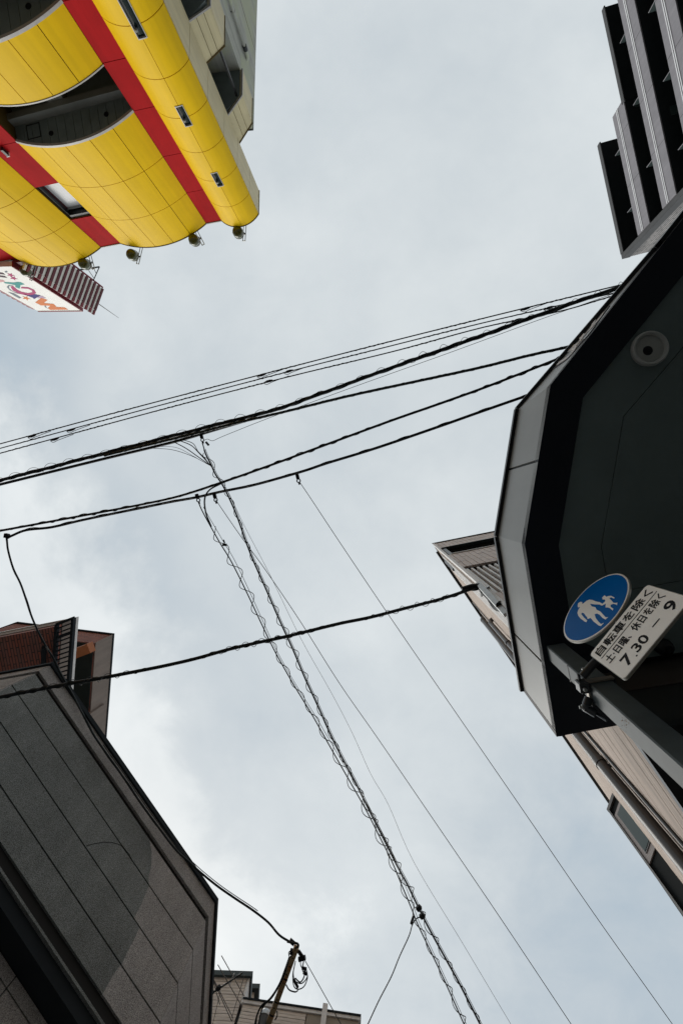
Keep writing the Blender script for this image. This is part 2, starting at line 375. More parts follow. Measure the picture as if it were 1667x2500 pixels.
# red piers
def pier(a, b, name='red_pier'):
    MB().plan([a - BACK * -0.03, b - BACK * -0.03, b + BACK * core_d, a + BACK * core_d], -EYE - 0.1, 23.97).build(name, M_SEAM, yb)
pier(R1a, R1b); pier(R3a, R3b)
# the pier with the white window is cut open between two rows
for z0, z1 in ((-EYE - 0.1, 19.30), (21.58, 23.97)):
    MB().plan([R2a + BACK * 0.03, R2b + BACK * 0.03, R2b + BACK * core_d, R2a + BACK * core_d], z0, z1).build('red_pier', M_SEAM, yb)
def red_panels(a, b, rows, out=0.02):
    u = (b - a).normalized(); L = (b - a).length; fr = Frame(a, u, E2)
    for z1, z0 in rows:
        MB().fbox(fr, 0.012, L - 0.012, -0.028, out, z0 + 0.012, z1 - 0.012).build('red_panel', M_RED, yb)
RR = [24.0, 21.6, 19.28, 16.95, 15.03, 13.08, 11.13, 9.18, 7.2, 4.0]
red_panels(R1a, R1b, list(zip(RR[:-1], RR[1:])))
red_panels(R2a, R2b, [r for r in zip(RR[:-1], RR[1:]) if r != (21.6, 19.28)])
red_panels(R3a, R3b, list(zip(RR[:-1], RR[1:])))
# white window in the red stripe
fr = Frame(R2a, (R2b - R2a), E2); L2 = (R2b - R2a).length
wn_ = MB().fbox(fr, 0.02, L2 - 0.02, -0.5, -0.42, 19.3, 21.58).build('stripe_window', M_BLACKM, yb)
MB().fbox(fr, 0.16, L2 + 0.2, -0.42, -0.40, 19.36, 21.38).build('pane', M_WHITEGL, wn_)
MB().fbox(fr, 0.02, 0.11, -0.40, -0.10, 19.3, 21.58).build('frame', M_BLACKM, wn_)
MB().fbox(fr, 0.11, L2 - 0.02, -0.40, -0.06, 21.40, 21.57).build('frame', M_BLACKM, wn_)
MB().fbox(fr, 0.115, 0.145, -0.40, -0.33, 19.3, 21.40).build('frame_strip', M_MAROON, wn_)
MB().fbox(fr, 0.11, L2 - 0.02, -0.40, -0.30, 21.30, 21.33).build('frame_strip', M_STEEL, wn_)
# yellow panels
def yrows(k, cols, rows, gap=0.013):
    p0, p1 = ARC[k][0][0], ARC[k][-1][0]
    al = sum((ARC[k][i + 1][0] - ARC[k][i][0]).length for i in range(NSEG)); gt = gap / al
    for z1, z0 in rows:
        for c in range(len(cols) - 1):
            shell(k, cols[c] + gt, cols[c + 1] - gt, z0 + gap, z1 - gap, -0.02, 0.03, 7).build('yellow_panel', M_YEL, yb, smooth=True)
five = [i / 5 for i in range(6)]
for k in (2, 3):
    yrows(k, five, [(24.0, 21.62), (21.62, 19.28), (19.28, 16.97), (15.05, 13.10), (11.15, 9.20), (7.2, 4.0)])
    for z0, z1 in SOLID:          # pale rim along the lower edge of each bay, a cap on top
        shell(k, 0.0, 1.0, z0 - 0.10, z0 - 0.001, -0.045, 0.055, 30).build('rim_trim', M_WTRIM, yb, smooth=True)
        shell(k, 0.0, 1.0, z1 + 0.001, z1 + 0.05, -0.12, 0.05, 30).build('coping', M_WTRIM if z1 < 20 else M_SEAM, yb, smooth=True)
ZS1 = [24.0, 22.38, 20.55, 18.85, 17.12, 15.50, 13.70, 11.95, 10.2, 8.4, 6.6]
WINZ = [(20.08, 20.92), (16.62, 17.50), (12.7, 14.10)]
wt = (0.462, 0.585)
for z1, z0 in zip(ZS1[:-1], ZS1[1:]):
    for t0, t1 in ((0.0, 0.52), (0.52, 1.0)):
        cut = None
        zz = [(z0, z1)]
        # panels are cut round the little windows
        w = [x for x in WINZ if x[0] < z1 and x[1] > z0]
        al = 4.0; gt = 0.013 / al; gp = 0.013
        if not w:
            shell(1, t0 + gt, t1 - gt, z0 + gp, z1 - gp, -0.02, 0.03, 10).build('yellow_panel', M_YEL, yb, smooth=True); continue
        a, b = max(w[0][0], z0), min(w[0][1], z1)
        mb = MB()
        def put(s0, s1, q0, q1):
            if s1 - s0 > 0.01 and q1 - q0 > 0.01:
                x = shell(1, s0, s1, q0, q1, -0.02, 0.03, 8); mb.add(x.v, x.f)
        s0, s1 = t0 + gt, t1 - gt
        put(s0, s1, z0 + gp, a); put(s0, s1, b, z1 - gp)
        if t0 == 0.0: put(s0, wt[0], max(a, z0 + gp), min(b, z1 - gp))
        else: put(wt[1], s1, max(a, z0 + gp), min(b, z1 - gp))
        mb.build('yellow_panel', M_YEL, yb, smooth=True)
for z0, z1 in WINZ:
    w = shell(1, wt[0] + .005, wt[1] - .005, z0, z1, -0.028, -0.018, 3).build('slot_window', M_GLASS, yb)
    for q0, q1 in ((z0 - 0.025, z0 + 0.01), (z1 - 0.01, z1 + 0.025)):
        shell(1, wt[0] - 0.004, wt[1] + 0.004, q0, q1, -0.018, 0.05, 3).build('frame', M_WTRIM, w)
    for q0, q1 in ((wt[0] - 0.004, wt[0] + 0.005), (wt[1] - 0.005, wt[1] + 0.004)):
        shell(1, q0, q1, z0 + .01, z1 - .01, -0.018, 0.05, 1).build('frame', M_WTRIM, w)
    p, d = arc_at(1, 0.5)
    MB().lathe((p.x + d.x * .045, p.y + d.y * .045, z1 - 0.28), (d.x, d.y, -0.4), [(-0.04, .05), (0, .06), (.05, .05), (.09, .02)], 10).build('lamp', M_STEEL, w, smooth=True)
shell(1, 0.0, 1.0, 24.001, 24.05, -0.12, 0.05, 30).build('coping', M_SEAM, yb, smooth=True)
for a, b in ((R1a, R1b), (R2a, R2b), (R3a, R3b)):
    fr = Frame(a, b - a, E2); MB().fbox(fr, 0, (b - a).length, -0.1, 0.06, 24.001, 24.06).build('coping', M_WTRIM, yb)
# roof deck
MB().plan([R3a, R3b] + [p for p, d in ARC[3]] + [R2b] + [p for p, d in ARC[2]] + [R1b] + [p for p, d in ARC[1]] + [YB + Vector((-.05, 0)), YB + Vector((-1.4, -.2)), corner + BACK * 22, R3a + BACK * 22], 23.98, 23.995).build('roof_deck', M_CONC, yb)
# open balcony seen from below: boarded soffit, lights, hatch, beams and a column
def soffit(k, z, depth, nb):
    a, b = ARC[k][0][0], ARC[k][-1][0]; u = (b - a).normalized(); n = E2 if E2.dot(Vector((-u.y, u.x))) > 0 else E2
    n = Vector((-u.y, u.x)); n = n if n.dot(E2) > 0 else -n
    L = (b - a).length; pts = [((p - a).dot(u), (p - a).dot(n)) for p, d in ARC[k]]
    def yat(s):
        for (s0, y0), (s1, y1) in zip(pts[:-1], pts[1:]):
            if min(s0, s1) <= s <= max(s0, s1): return lerp(y0, y1, (s - s0) / (s1 - s0) if s1 != s0 else 0)
        return 0.0
    w = L / nb
    for i in range(nb):
        s0, s1 = i * w + 0.008, (i + 1) * w - 0.008
        q = []
        for s_, y_ in ((s0, yat(s0) - 0.07), (s1, yat(s1) - 0.07), (s1, -depth), (s0, -depth)):
            r = a + u * s_ + n * y_; q.append(r)
        MB().plan(q, z - 0.03, z + 0.005).build('soffit_board', M_DKSOF, yb)
    return Frame(a, u, n)
for k in (2, 3):
    f2 = soffit(k, 16.97, .58, 14); soffit(k, 13.10, .58, 14)
    L = (ARC[k][-1][0] - ARC[k][0][0]).length
    for z in (16.97, 13.10):
        MB().fbox(f2, -0.02, L + 0.02, -.84, -.59, z - 0.36, z - 0.002).build('ceiling_beam', M_GREYP, yb)
        MB().fbox(f2, L * 0.36, L * 0.36 + 0.62, -1.5, -.85, z - 1.9, z - 0.01).build('column', M_GREYP, yb)
        MB().fbox(f2, 0, L, -3.9, -.85, z - 0.06, z - 0.003).build('inner_ceiling', M_DKSOF, yb)
        for s_ in (L * 0.30, L * 0.78):
            q = f2.pt(s_, 0.05 if s_ < L / 2 else -.12, z - 0.032)
            MB().lathe(q, (0, 0, -1), [(0, .10), (.012, .10), (.012, .075), (0.004, .07)], 16).build('downlight', M_BLACK, yb)
        c0 = f2.pt(L * 0.155, -0.22, z - 0.032)
        mb = MB()
        for dx, dy, sx, sy in ((-.28, 0, .03, .6), (.28, 0, .03, .6), (0, -.28, .53, .03), (0, .28, .53, .03)):
            cc = V2(c0) + f2.u * dx + f2.n * dy; mb.box((cc.x, cc.y, z - 0.036), sx, sy, 0.012, f2.u)
        mb.build('soffit_hatch', M_BLACK, yb)
# small lamp on the red stripe
q = Frame(R2a, R2b - R2a, E2); s_, z_ = q.px(7.4, 359.5); c_ = q.pt(s_, 0.10, z_)
lm = MB().box((c_[0], c_[1], z_ + .05), 0.12, 0.14, 0.30, q.u).build('wall_lamp', M_BLACKM, yb, bevel=0.01)
MB().box((c_[0], c_[1], z_ + .23), 0.14, 0.16, 0.06, q.u).build('lamp_cap', M_LAMPW, lm, bevel=0.01)
# cream side of the end bay
fr = Frame(YA, YB - YA, (1, 0)); LA = (YB - YA).length
for z1, z0 in zip(ZS1[:-1], ZS1[1:]):
    MB().fbox(fr, 0.012, LA - 0.006, -0.03, 0.03, z0 + 0.012, z1 - 0.012).build('cream_panel', M_CREAM, yb)
MB().fbox(fr, -0.03, LA + 0.02, -0.1, 0.05, 24.001, 24.05).build('coping', M_SEAM, yb)
# cream stair-landing parapets turning round the corner behind
YC = (P2(550, 108.4, 16.9) + P2(613, 300, 20.65)) / 2
YD = (P2(615, 235.7, 20.6) + P2(550.6, 37.9, 16.9)) / 2
YD = Vector((YC.x + (YD.x - YC.x) * 0.6, YD.y))
frBC, frCD = Frame(YB, YC - YB, (0.8, 0.6)), Frame(YC, YD - YC, (1, 0.0))
nBC = Vector((-(YC - YB).y, (YC - YB).x)); nBC = nBC if nBC.dot(Vector((1, 0.3))) > 0 else -nBC; frBC.n = nBC.normalized()
nCD = Vector((-(YD - YC).y, (YD - YC).x)); nCD = nCD if nCD.x > 0 else -nCD; frCD.n = nCD.normalized()
LBC, LCD = (YC - YB).length, (YD - YC).length
for ztB, zbB, ztC, zbC in ((h_at(584.7, 348.4, YB), h_at(558, 283, YB), h_at(613, 300, YC), h_at(595.2, 232.6, YC)),
                           (h_at(504.7, 152.6, YB), h_at(463.6, 53.7, YB), h_at(550, 108.4, YC), h_at(519.4, 15.8, YC)),
                           (13.3, 11.9, 13.15, 11.75), (9.6, 8.2, 9.45, 8.05)):
    for i in range(3):
        a, b = i / 3, (i + 1) / 3; g_ = 0.012
        poly = [(a * LBC + g_, lerp(zbB, zbC, a)), (b * LBC - g_, lerp(zbB, zbC, b)), (b * LBC - g_, lerp(ztB, ztC, b)), (a * LBC + g_, lerp(ztB, ztC, a))]
        MB().fprism(frBC, poly, -0.12, 0.0).build('landing_panel', M_CREAM, yb)
    MB().fprism(frBC, [(0, ztB), (LBC + .02, ztC), (LBC + .02, ztC + .05), (0, ztB + .05)], -0.14, 0.03).build('landing_coping', M_SEAM, yb)
    MB().fprism(frBC, [(0, zbB - .06), (LBC + .02, zbC - .06), (LBC + .02, zbC - 0.002), (0, zbB - 0.002)], -0.05, 0.02).build('landing_trim', M_WTRIM, yb)
    MB().fbox(frCD, 0.012, LCD, -0.12, 0.0, zbC, ztC).build('landing_panel', M_CREAM, yb)
    MB().fbox(frCD, -0.02, LCD, -0.05, 0.02, zbC - .06, zbC - .002).build('landing_trim', M_WTRIM, yb)
    MB().fbox(frCD, -0.0, LCD, -0.13, 0.02, ztC + .001, ztC + .05).build('landing_coping', M_SEAM, yb)
    MB().plan([YB + Vector((-.06, -.1)), YC + Vector((-.14, -.05)), YD + Vector((-.14, -.02)), YD + Vector((-1.9, 0)), YB + Vector((-1.3, -.3))], min(zbB, zbC) + 0.02, min(zbB, zbC) + 0.16).build('landing_slab', M_DKSOF, yb)
    if ztB > 20: continue
    # glazed corner frame above the landing
    z0_, z1_ = ztC + 0.05, ztC + 2.2
    MB().fbox(frCD, 0.02, 0.10, -0.30, -0.22, z0_ - .9, z1_).build('window_frame', M_BLACKM, yb)
    MB().fbox(frCD, 0.10, LCD - .02, -0.30, -0.22, z0_ + .02, z0_ + .10).build('window_frame', M_BLACKM, yb)
# concrete stair wall behind the landings
W0, W1 = P2(617, 314.6, 21.2), P2(628, -60, 21.2)
wdir = (W1 - W0).normalized()
Wd = Vector((W0.x + wdir.x * 1.9, YD.y - 0.02))
MB().plan([Wd, Wd + wdir * 40, Wd + wdir * 40 + Vector((-4, 0)), Wd + Vector((-4, 0))], -EYE - 0.1, 21.2).build('concrete_wall', M_CONC, yb)
MB().plan([W0, Wd + wdir * .02, Wd + Vector((-.25, 0)), W0 + Vector((-.25, 0))], 20.95, 21.2).build('concrete_beam', M_CONC, yb)
MB().plan([W0 + Vector((.02, .02)), W0 + wdir * 42 + Vector((.02, 0)), W0 + wdir * 42 + Vector((-.3, 0)), W0 + Vector((-.3, .02))], 21.201, 21.27).build('coping', M_BLACKM, yb)
frW = Frame(Wd, wdir, (1, 0)); frW.n = Vector((-wdir.y, wdir.x)) if -wdir.y > 0 else Vector((wdir.y, -wdir.x))
a0 = frW.px(606, 140, .12); a1 = frW.px(560, 0, .12)
sp = frW.px(602, 128, .12)[0]; zt = frW.px(606, 148, .12)[1]
pp = MB().tube([frW.pt(sp, .12, 4), frW.pt(sp, .12, zt - .5)], 0.07, 10).build('drain_pipe', M_CONC, yb, smooth=True)
MB().tube([frW.pt(sp, .12, zt - .55), frW.pt(sp, .12, zt - .35)], 0.10, 12).build('pipe_socket', M_BLACKM, pp, smooth=True)
MB().tube([frW.pt(sp, .12, zt - .5), frW.pt(sp, .12, zt - .1), frW.pt(sp + .05, 0.02, zt + .1), frW.pt(sp + .05, -.1, zt + .12)], 0.085, 10).build('pipe_elbow', M_CONC, pp, smooth=True)
for dz in (1.9, 3.9, 5.9, 7.9):
    MB().tube([frW.pt(sp, 0.0, zt - dz), frW.pt(sp, .12, zt - dz)], 0.02, 6).build('pipe_bracket', M_BLACKM, pp)
    MB().lathe(frW.pt(sp, .12, zt - dz - .03), (0, 0, 1), [(0, .085), (.06, .085)], 10).build('pipe_clip', M_CONC, pp)
fj = frW.px(604, 60, 0)[0]
MB().fbox(frW, fj, fj + .03, 0.0, 0.004, 4, 21.1).build('wall_joint', M_SEAM, yb)

# ------------------------------------------------------------------ floodlights on the roof edge
FL = [(67.3, 662, 3, 'beside the rooftop sign', 'leftmost'), (209, 645, 3, 'in front of the steel sign bracket', ''), (325, 623, 2, 'at the left end of the wide middle bulge', ''),
      (475.6, 587, 2, 'at the right end of the wide middle bulge', ''), (582, 568, 1, 'above the narrow end bay', 'rightmost')]
for i, (x, y, k, where, side) in enumerate(FL):
    h = 24.35; c = P(x, y, h)
    lab = ('%s olive floodlight on yellow roof edge, %s' % (side, where)).strip()
    t = thing('floodlight', lab, 'floodlight', c, 'floodlights along the yellow roof edge')
    ax = Vector((0.16, 0.34, -.9)).normalized()
    MB().lathe(c, ax, [(-.10, .25), (.0, .29), (.14, .30), (.27, .285), (.35, .24), (.39, .16), (.40, .03)], 20).build('lens', M_OLIVE, t, smooth=True)
    MB().lathe(c, -ax, [(.09, .30), (.18, .30), (.30, .24), (.36, .10)], 20).build('housing', M_LAMPW, t, smooth=True)
    a3 = ARC[k]; best = min(a3, key=lambda q: (q[0] - c.xy).length); nrm = best[1]; tv = Vector((-nrm.y, nrm.x))
    if tv.x < 0: tv = -tv
    side = c.xy + tv * .30
    base = best[0] - nrm * .25 + tv * .30
    for o_ in (-.05, .09):
        p0 = base + tv * o_; p1 = side + nrm * .42 + tv * o_
        MB().tube([(p0.x, p0.y, 24.06), (p0.x, p0.y, 24.40), (p1.x, p1.y, 24.44)], .022, 6).build('arm', M_STEEL, t)
    for f_ in (.55, .98):
        p0 = base.lerp(side + nrm * .42, f_)
        MB().bar((*(p0 - tv * .06), 24.43), (*(p0 + tv * .10), 24.43), .03).build('crosspiece', M_STEEL, t)
    MB().bar((*(c.xy - tv * .31), 24.42), (*(c.xy + tv * .40), 24.42), .05).build('yoke', M_BLACKM, t)
    for sg in (-1, 1):
        q = c.xy + tv * sg * .29; MB().lathe((q.x, q.y, 24.36), (tv.x, tv.y, 0), [(-.04, .05), (.04, .05)], 8).build('yoke_knob', M_STEEL, t)

# ------------------------------------------------------------------ rooftop sign box
HS = 30.0
sg = thing('rooftop_sign', 'maroon and white rooftop sign box with coloured letters above the yellow building', 'sign', (*P2(100, 660, HS), 24.0))
# plan at the top: the lettered face, a recess, then the slatted side
T0, T1 = P2(96.4, 761, HS), P2(201.6, 760, HS)          # top edge of the white face
T2, T3 = P2(205.6, 754, HS), P2(236.5, 759, HS)         # recess, near corner of the slatted side
T4 = P2(255, 707.5, HS)                                 # far corner of the slatted side
def sign_low(px, py, plan): return h_at(px, py, plan)
ZB = 20.0
frS = Frame(T0, T1 - T0, (0, 1)); frS.n = Vector((-(T1 - T0).y, (T1 - T0).x)).normalized(); frS.n = frS.n if frS.n.y > 0 else -frS.n
LS = (T1 - T0).length
face = MB().fbox(frS, 0, LS, -0.30, 0.0, 24.0, HS - 0.12).build('sign_face', M_SIGNW, sg)
MB().fbox(frS, -0.02, LS + .06, -0.32, 0.03, HS - .119, HS).build('frame', M_MAROON2, sg)
MB().fbox(frS, LS + .001, LS + .07, -0.32, 0.03, 24.0, HS - .12).build('frame', M_MAROON2, sg)
MB().fbox(frS, -.25, -.001, -0.6, -0.04, 24.0, HS - .3).build('frame', M_MAROON2, sg)
for i in range(14):
    z = HS - 0.6 - i * 0.42
    MB().fbox(frS, -.45, -.26, -0.5, -0.1, z, z + .2).build('side_slat', M_MAROON2, sg)
MB().plan([T1 + frS.n * -.3 + frS.u * .08, T2 + Vector((0.15, -0.05)), T3 + Vector((-.35, -.25)), T4 + Vector((-.5, .2)), T0 + frS.n * -2.2], 24.0, HS - .15).build('sign_body', M_MAROON, sg)
frT = Frame(T3, T4 - T3, (1, 0.3)); nT = Vector((-(T4 - T3).y, (T4 - T3).x)); frT.n = (nT if nT.x > 0 else -nT).normalized(); LT = (T4 - T3).length
MB().fbox(frT, 0, LT, -0.45, -0.06, 24.0, HS - .02).build('slat_backing', M_SIGNW, sg)
for i in range(15):
    z = HS - 0.22 - i * 0.415
    MB().fbox(frT, -.02, LT + .02, -0.06, 0.0, z + .02, z + .19).build('slat', M_MAROON, sg)
    MB().fbox(frT, -.34, -.03, -0.16, -0.02, z + .03, z + .19).build('slat_end', M_MAROON2, sg)
    MB().fbox(frT, -.33, -.03, -0.15, -0.05, z - .17, z - .02).build('slat_end_gap', M_SIGNW, sg)
MB().bar(frT.pt(LT + .1, -.1, 23.9), frT.pt(LT + .1, -.1, HS - .1), .10).build('corner_post', M_MAROON2, sg)
MB().tube([(T3.x * .98 + T4.x * .02, T3.y * .6 + T4.y * .4, HS), (T3.x * .98 + T4.x * .02, T3.y * .6 + T4.y * .4, HS + 2.6)], .035, 6, r1=.012).build('lightning_rod', M_BLACKM, sg)
q0 = frT.pt(LT + .05, 0, 27.4); q1 = frT.pt(LT + 1.0, .25, 28.6); q2 = frT.pt(LT + .05, 0, 28.8)
mb = MB().bar(q0, q1, .07).bar(q2, q1, .04).bar(Vector(q0).lerp(Vector(q1), .4), Vector(q2).lerp(Vector(q1), .15), .03).bar(Vector(q0).lerp(Vector(q1), .7), Vector(q2).lerp(Vector(q1), .5), .03)
mb.build('sign_bracket', M_BLACKM, sg)
SX, SO = 340 / 1568, (0, 620)
def pr(name, c, poly, lift=0.004, th=0.006):
    pts = [frS.px(SO[0] + a * SX, SO[1] + b * SX, 0.0) for a, b in poly]
    MB().fprism(frS, pts, lift - .003, lift + th).build(name, c, face)
C_OR, C_MAG, C_TEAL, C_NAVY, C_LIL, C_PINK, C_DK, C_ST = (flat('print_orange', (0.75, 0.25, 0.10)), flat('print_magenta', (0.47, 0.09, 0.20)), flat('print_teal', (0.10, 0.36, 0.33)),
    flat('print_navy', (0.07, 0.06, 0.22)), flat('print_lilac', (0.55, 0.40, 0.52)), flat('print_pink', (0.72, 0.42, 0.42)), flat('print_dark', (0.10, 0.07, 0.08)), flat('print_grey', (0.22, 0.25, 0.28)))
pr('letter', C_ST, [(500, 585), (520, 582), (530, 605), (575, 628), (520, 605)], .001, .003)
pr('letter', C_OR, [(400, 545), (470, 492), (540, 517), (498, 552), (610, 562), (640, 596), (730, 600), (772, 626), (566, 629), (545, 606), (572, 582), (465, 578)])
pr('letter', C_LIL, [(430, 468), (480, 472), (522, 496), (430, 498)])
pr('letter', C_NAVY, [(262, 440), (322, 462), (400, 453), (462, 466), (388, 507), (372, 492), (310, 470)])
pr('letter', C_MAG, [(122, 366), (150, 358), (200, 402), (250, 426), (320, 440), (368, 432), (364, 411), (320, 391), (238, 386), (250, 369), (322, 374), (390, 403), (412, 440), (372, 461), (300, 466), (220, 446), (150, 411)])
pr('letter', C_TEAL, [(45, 315), (150, 321), (205, 314), (240, 318), (282, 341), (236, 350), (226, 392), (180, 374), (172, 346), (62, 329)])
pr('letter', C_ST, [(80, 372), (100, 350), (180, 348), (110, 360), (108, 385), (150, 420), (250, 455), (190, 445), (110, 405)], .001, .003)
pr('letter', C_ST, [(90, 425), (160, 440), (245, 490), (225, 502), (180, 480)], .001, .003)
pr('star', C_OR, [(300 + (a * 1.0 + b * .5), 497 + b * .62) for a, b in star((0, 0), 46, .4, .4)])
pr('star', C_MAG, [(125 + (a + b * .5), 236 + b * .6) for a, b in star((0, 0), 44, .4, .4)])
pr('star', C_MAG, [(158 + (a + b * .5), 272 + b * .6) for a, b in star((0, 0), 44, .4, .4)])
pr('mark', C_DK, [(0, 205), (40, 212), (66, 232), (0, 226)]); pr('mark', C_DK, [(0, 240), (60, 247), (86, 268), (0, 258)])
pr('mark', C_ST, [(55, 195), (80, 188), (92, 202), (70, 212)]); pr('letter', C_PINK, [(0, 288), (40, 292), (62, 310), (0, 318)])

# ------------------------------------------------------------------ dark apartment tower with banded balconies
HT = 38.0
TC = P2(1519, 631, HT)                                  # near top corner
M_TGREY = mat('tower_grey_parapet', (0.25, 0.24, 0.26), rough=0.6, var=0.08, scale=1.5, streak=0.10)
M_TWHITE = mat('parapet_white_stripe', (0.74, 0.74, 0.76), rough=0.5, var=0.08)
M_TDARK = mat('tower_recess_shade', (0.010, 0.014, 0.017), rough=0.7, var=0.2)  # shade of the balcony voids is put into this near-black colour
M_TSTRIPE = brick_mat('tower_end_tile', (0.38, 0.36, 0.35), (0.24, 0.235, 0.235), (0.085, 0.083, 0.085), 1.3, 0.17, E1, vertical=True, msize=0.03)
M_TTRIM = mat('tower_edge_trim', (0.065, 0.065, 0.067), rough=0.6, var=0.1)
M_PART = mat('balcony_partition', (0.045, 0.065, 0.065), rough=0.5, var=0.1)
tw = thing('apartment_tower', 'dark apartment tower with grey balcony bands behind the black canopy', 'building', (*TC, -EYE))
ft = Frame(TC, -E2, -E1)                                # s runs away from the near corner, d outwards to the street
endp = P2(1461, 356, HT); LN = (endp - TC).dot(-E2)     # length of the top storey
farp = P2(1465, 27, 34.2); LF = (farp - TC).dot(-E2)
LB = LF + 22
dep = 1.5
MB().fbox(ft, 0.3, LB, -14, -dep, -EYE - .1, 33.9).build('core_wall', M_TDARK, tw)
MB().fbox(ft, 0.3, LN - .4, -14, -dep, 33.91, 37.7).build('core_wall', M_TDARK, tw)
MB().fbox(ft, 0.0, 0.3, -14, 0.0, -EYE - .1, HT).build('end_wall', M_TSTRIPE, tw)
MB().fbox(ft, -0.02, 0.32, 0.001, 0.05, -EYE - .1, HT + .02).build('edge_trim', M_TTRIM, tw)
MB().fbox(ft, -0.04, -0.001, -0.55, 0.05, -EYE - .1, HT + .02).build('edge_trim', M_TTRIM, tw)
MB().fbox(ft, 0.33, LN, -dep + .01, 0.02, 37.72, 37.98).build('roof_eave', M_TDARK, tw)
MB().fbox(ft, 0.33, LN + .02, 0.021, 0.10, 37.6, 38.0).build('eave_edge', M_TTRIM, tw)
MB().fbox(ft, LN + .02, LF, -dep + .01, 0.02, 34.0, 34.22).build('roof_eave', M_TDARK, tw)
MB().fbox(ft, LN - .1, LF + .02, 0.021, 0.10, 33.9, 34.24).build('eave_edge', M_TTRIM, tw)
lvl = [(35.5, 34.0, LN + .15)] + [(32.5 - 3 * i, 31.05 - 3 * i, LB) for i in range(10)]
for i, (zt, zb, L) in enumerate(lvl):
    pr_ = MB().fbox(ft, 0.34, L, 0.02, 0.10, zb, zt).build('balcony_parapet', M_TGREY, tw)
    for a, b in ((0.50, 0.545), (0.60, 0.645)):
        MB().fbox(ft, 0.35, L - .01, 0.10, 0.13, zb + (zt - zb) * a, zb + (zt - zb) * b).build('white_stripe', M_TWHITE, pr_)
    n = int(L / 3.6)
    for j in range(1, n + 1):
        s_ = 0.34 + j * 3.6
        if s_ < L - .3: MB().fbox(ft, s_, s_ + .025, 0.1005, 0.106, zb, zt).build('parapet_joint', M_TTRIM, pr_)
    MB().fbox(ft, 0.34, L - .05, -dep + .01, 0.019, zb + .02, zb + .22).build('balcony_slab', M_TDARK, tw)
    for j in range(0, int(L / 4.4)):
        s_ = 2.6 + j * 4.4 + (i % 2) * 1.2
        if s_ > L - .5: continue
        p_ = MB().fbox(ft, s_, s_ + .04, -dep + .02, -0.06, zt - 1.0, zt + .85).build('balcony_partition', M_PART, tw)
        MB().fbox(ft, s_ - .004, s_ + .044, -0.06, -0.045, zt - 1.0, zt + .86).build('partition_edge', M_TGREY, p_)
        if (i + j) % 3 == 1:
            MB().fbox(ft, s_ + 1.5, s_ + 2.1, -dep + .3, -dep + .9, zb + .0, zb + .019).build('escape_hatch', M_PART, tw)

# ------------------------------------------------------------------ corner building with tiled front and sided flank
HB = 17.4
BC = P2(1057, 1328, HB)                                  # top of the corner
M_TILE = mat('pinkish_tile', (0.55, 0.455, 0.405), rough=0.55, var=0.14, scale=2.5, speck=0.06, sscale=12)
M_TILEG = mat('dark_grout', (0.045, 0.04, 0.036), rough=0.9)
M_SIDE = mat('grained_siding', (0.47, 0.385, 0.325), rough=0.75, var=0.16, scale=3.2, stretch=(0.35, 1, 6), rotz=ANG_S, bump=0.7, bscale=5.0, speck=0.16, sscale=4.2, bdist=0.02)
M_DGREEN = mat('dark_green_glass', (0.030, 0.045, 0.038), rough=0.25, var=0.2, spec=0.5)
M_FIN = mat('pale_louvre_fin', (0.70, 0.69, 0.68), rough=0.5, var=0.10, streak=0.15)
M_PIPE = mat('brown_pipe', (0.036, 0.030, 0.026), rough=0.38, var=0.12, scale=5, spec=0.5)
M_SHOP = mat('dark_shop_front', (0.016, 0.020, 0.021), rough=0.6, var=0.15)
cb = thing('corner_building', 'narrow tiled building with louvres and brown pipes above the canopy', 'building', (*BC, -EYE))
fb = Frame(BC, E1, -E2)                                  # front, s to the right
fs = Frame(BC, DS, -NS)                                  # flank, s along the alley
LFR, LSD = 9.0, 26.0
far = BC + DS * LSD
body = [BC, BC + E1 * LFR, BC + E1 * LFR + DS * LSD, far]
def inset_body(d0, d1):   # front inset, flank inset
    det = E2.x * NS.y - E2.y * NS.x; a = BC.dot(E2) + d0; b = BC.dot(NS) + d1
    c0 = Vector(((a * NS.y - b * E2.y) / det, (E2.x * b - NS.x * a) / det))
    return [c0, BC + E1 * LFR + E2 * d0, BC + E1 * LFR + DS * LSD, far + NS * d1]
Z = dict(par=15.5, win=13.4, til=10.8, lou=7.6, sid=3.73)
MB().plan(inset_body(.05, .05), Z['par'], HB - .02).build('upper_body', M_TILEG, cb)
MB().plan(inset_body(.55, .05), Z['win'], Z['par'] - .001).build('recess_body', M_DGREEN, cb)
MB().plan(inset_body(.05, .05), Z['til'], Z['win'] - .001).build('middle_body', M_TILEG, cb)
MB().plan(inset_body(.75, .05), Z['lou'], Z['til'] - .001).build('recess_body', M_SHOP, cb)
MB().plan(inset_body(.05, .05), Z['sid'], Z['lou'] - .001).build('lower_body', M_TILEG, cb)
MB().plan(inset_body(.06, .12), -EYE - .1, Z['sid'] - .001).build('shop_front', M_SHOP, cb)
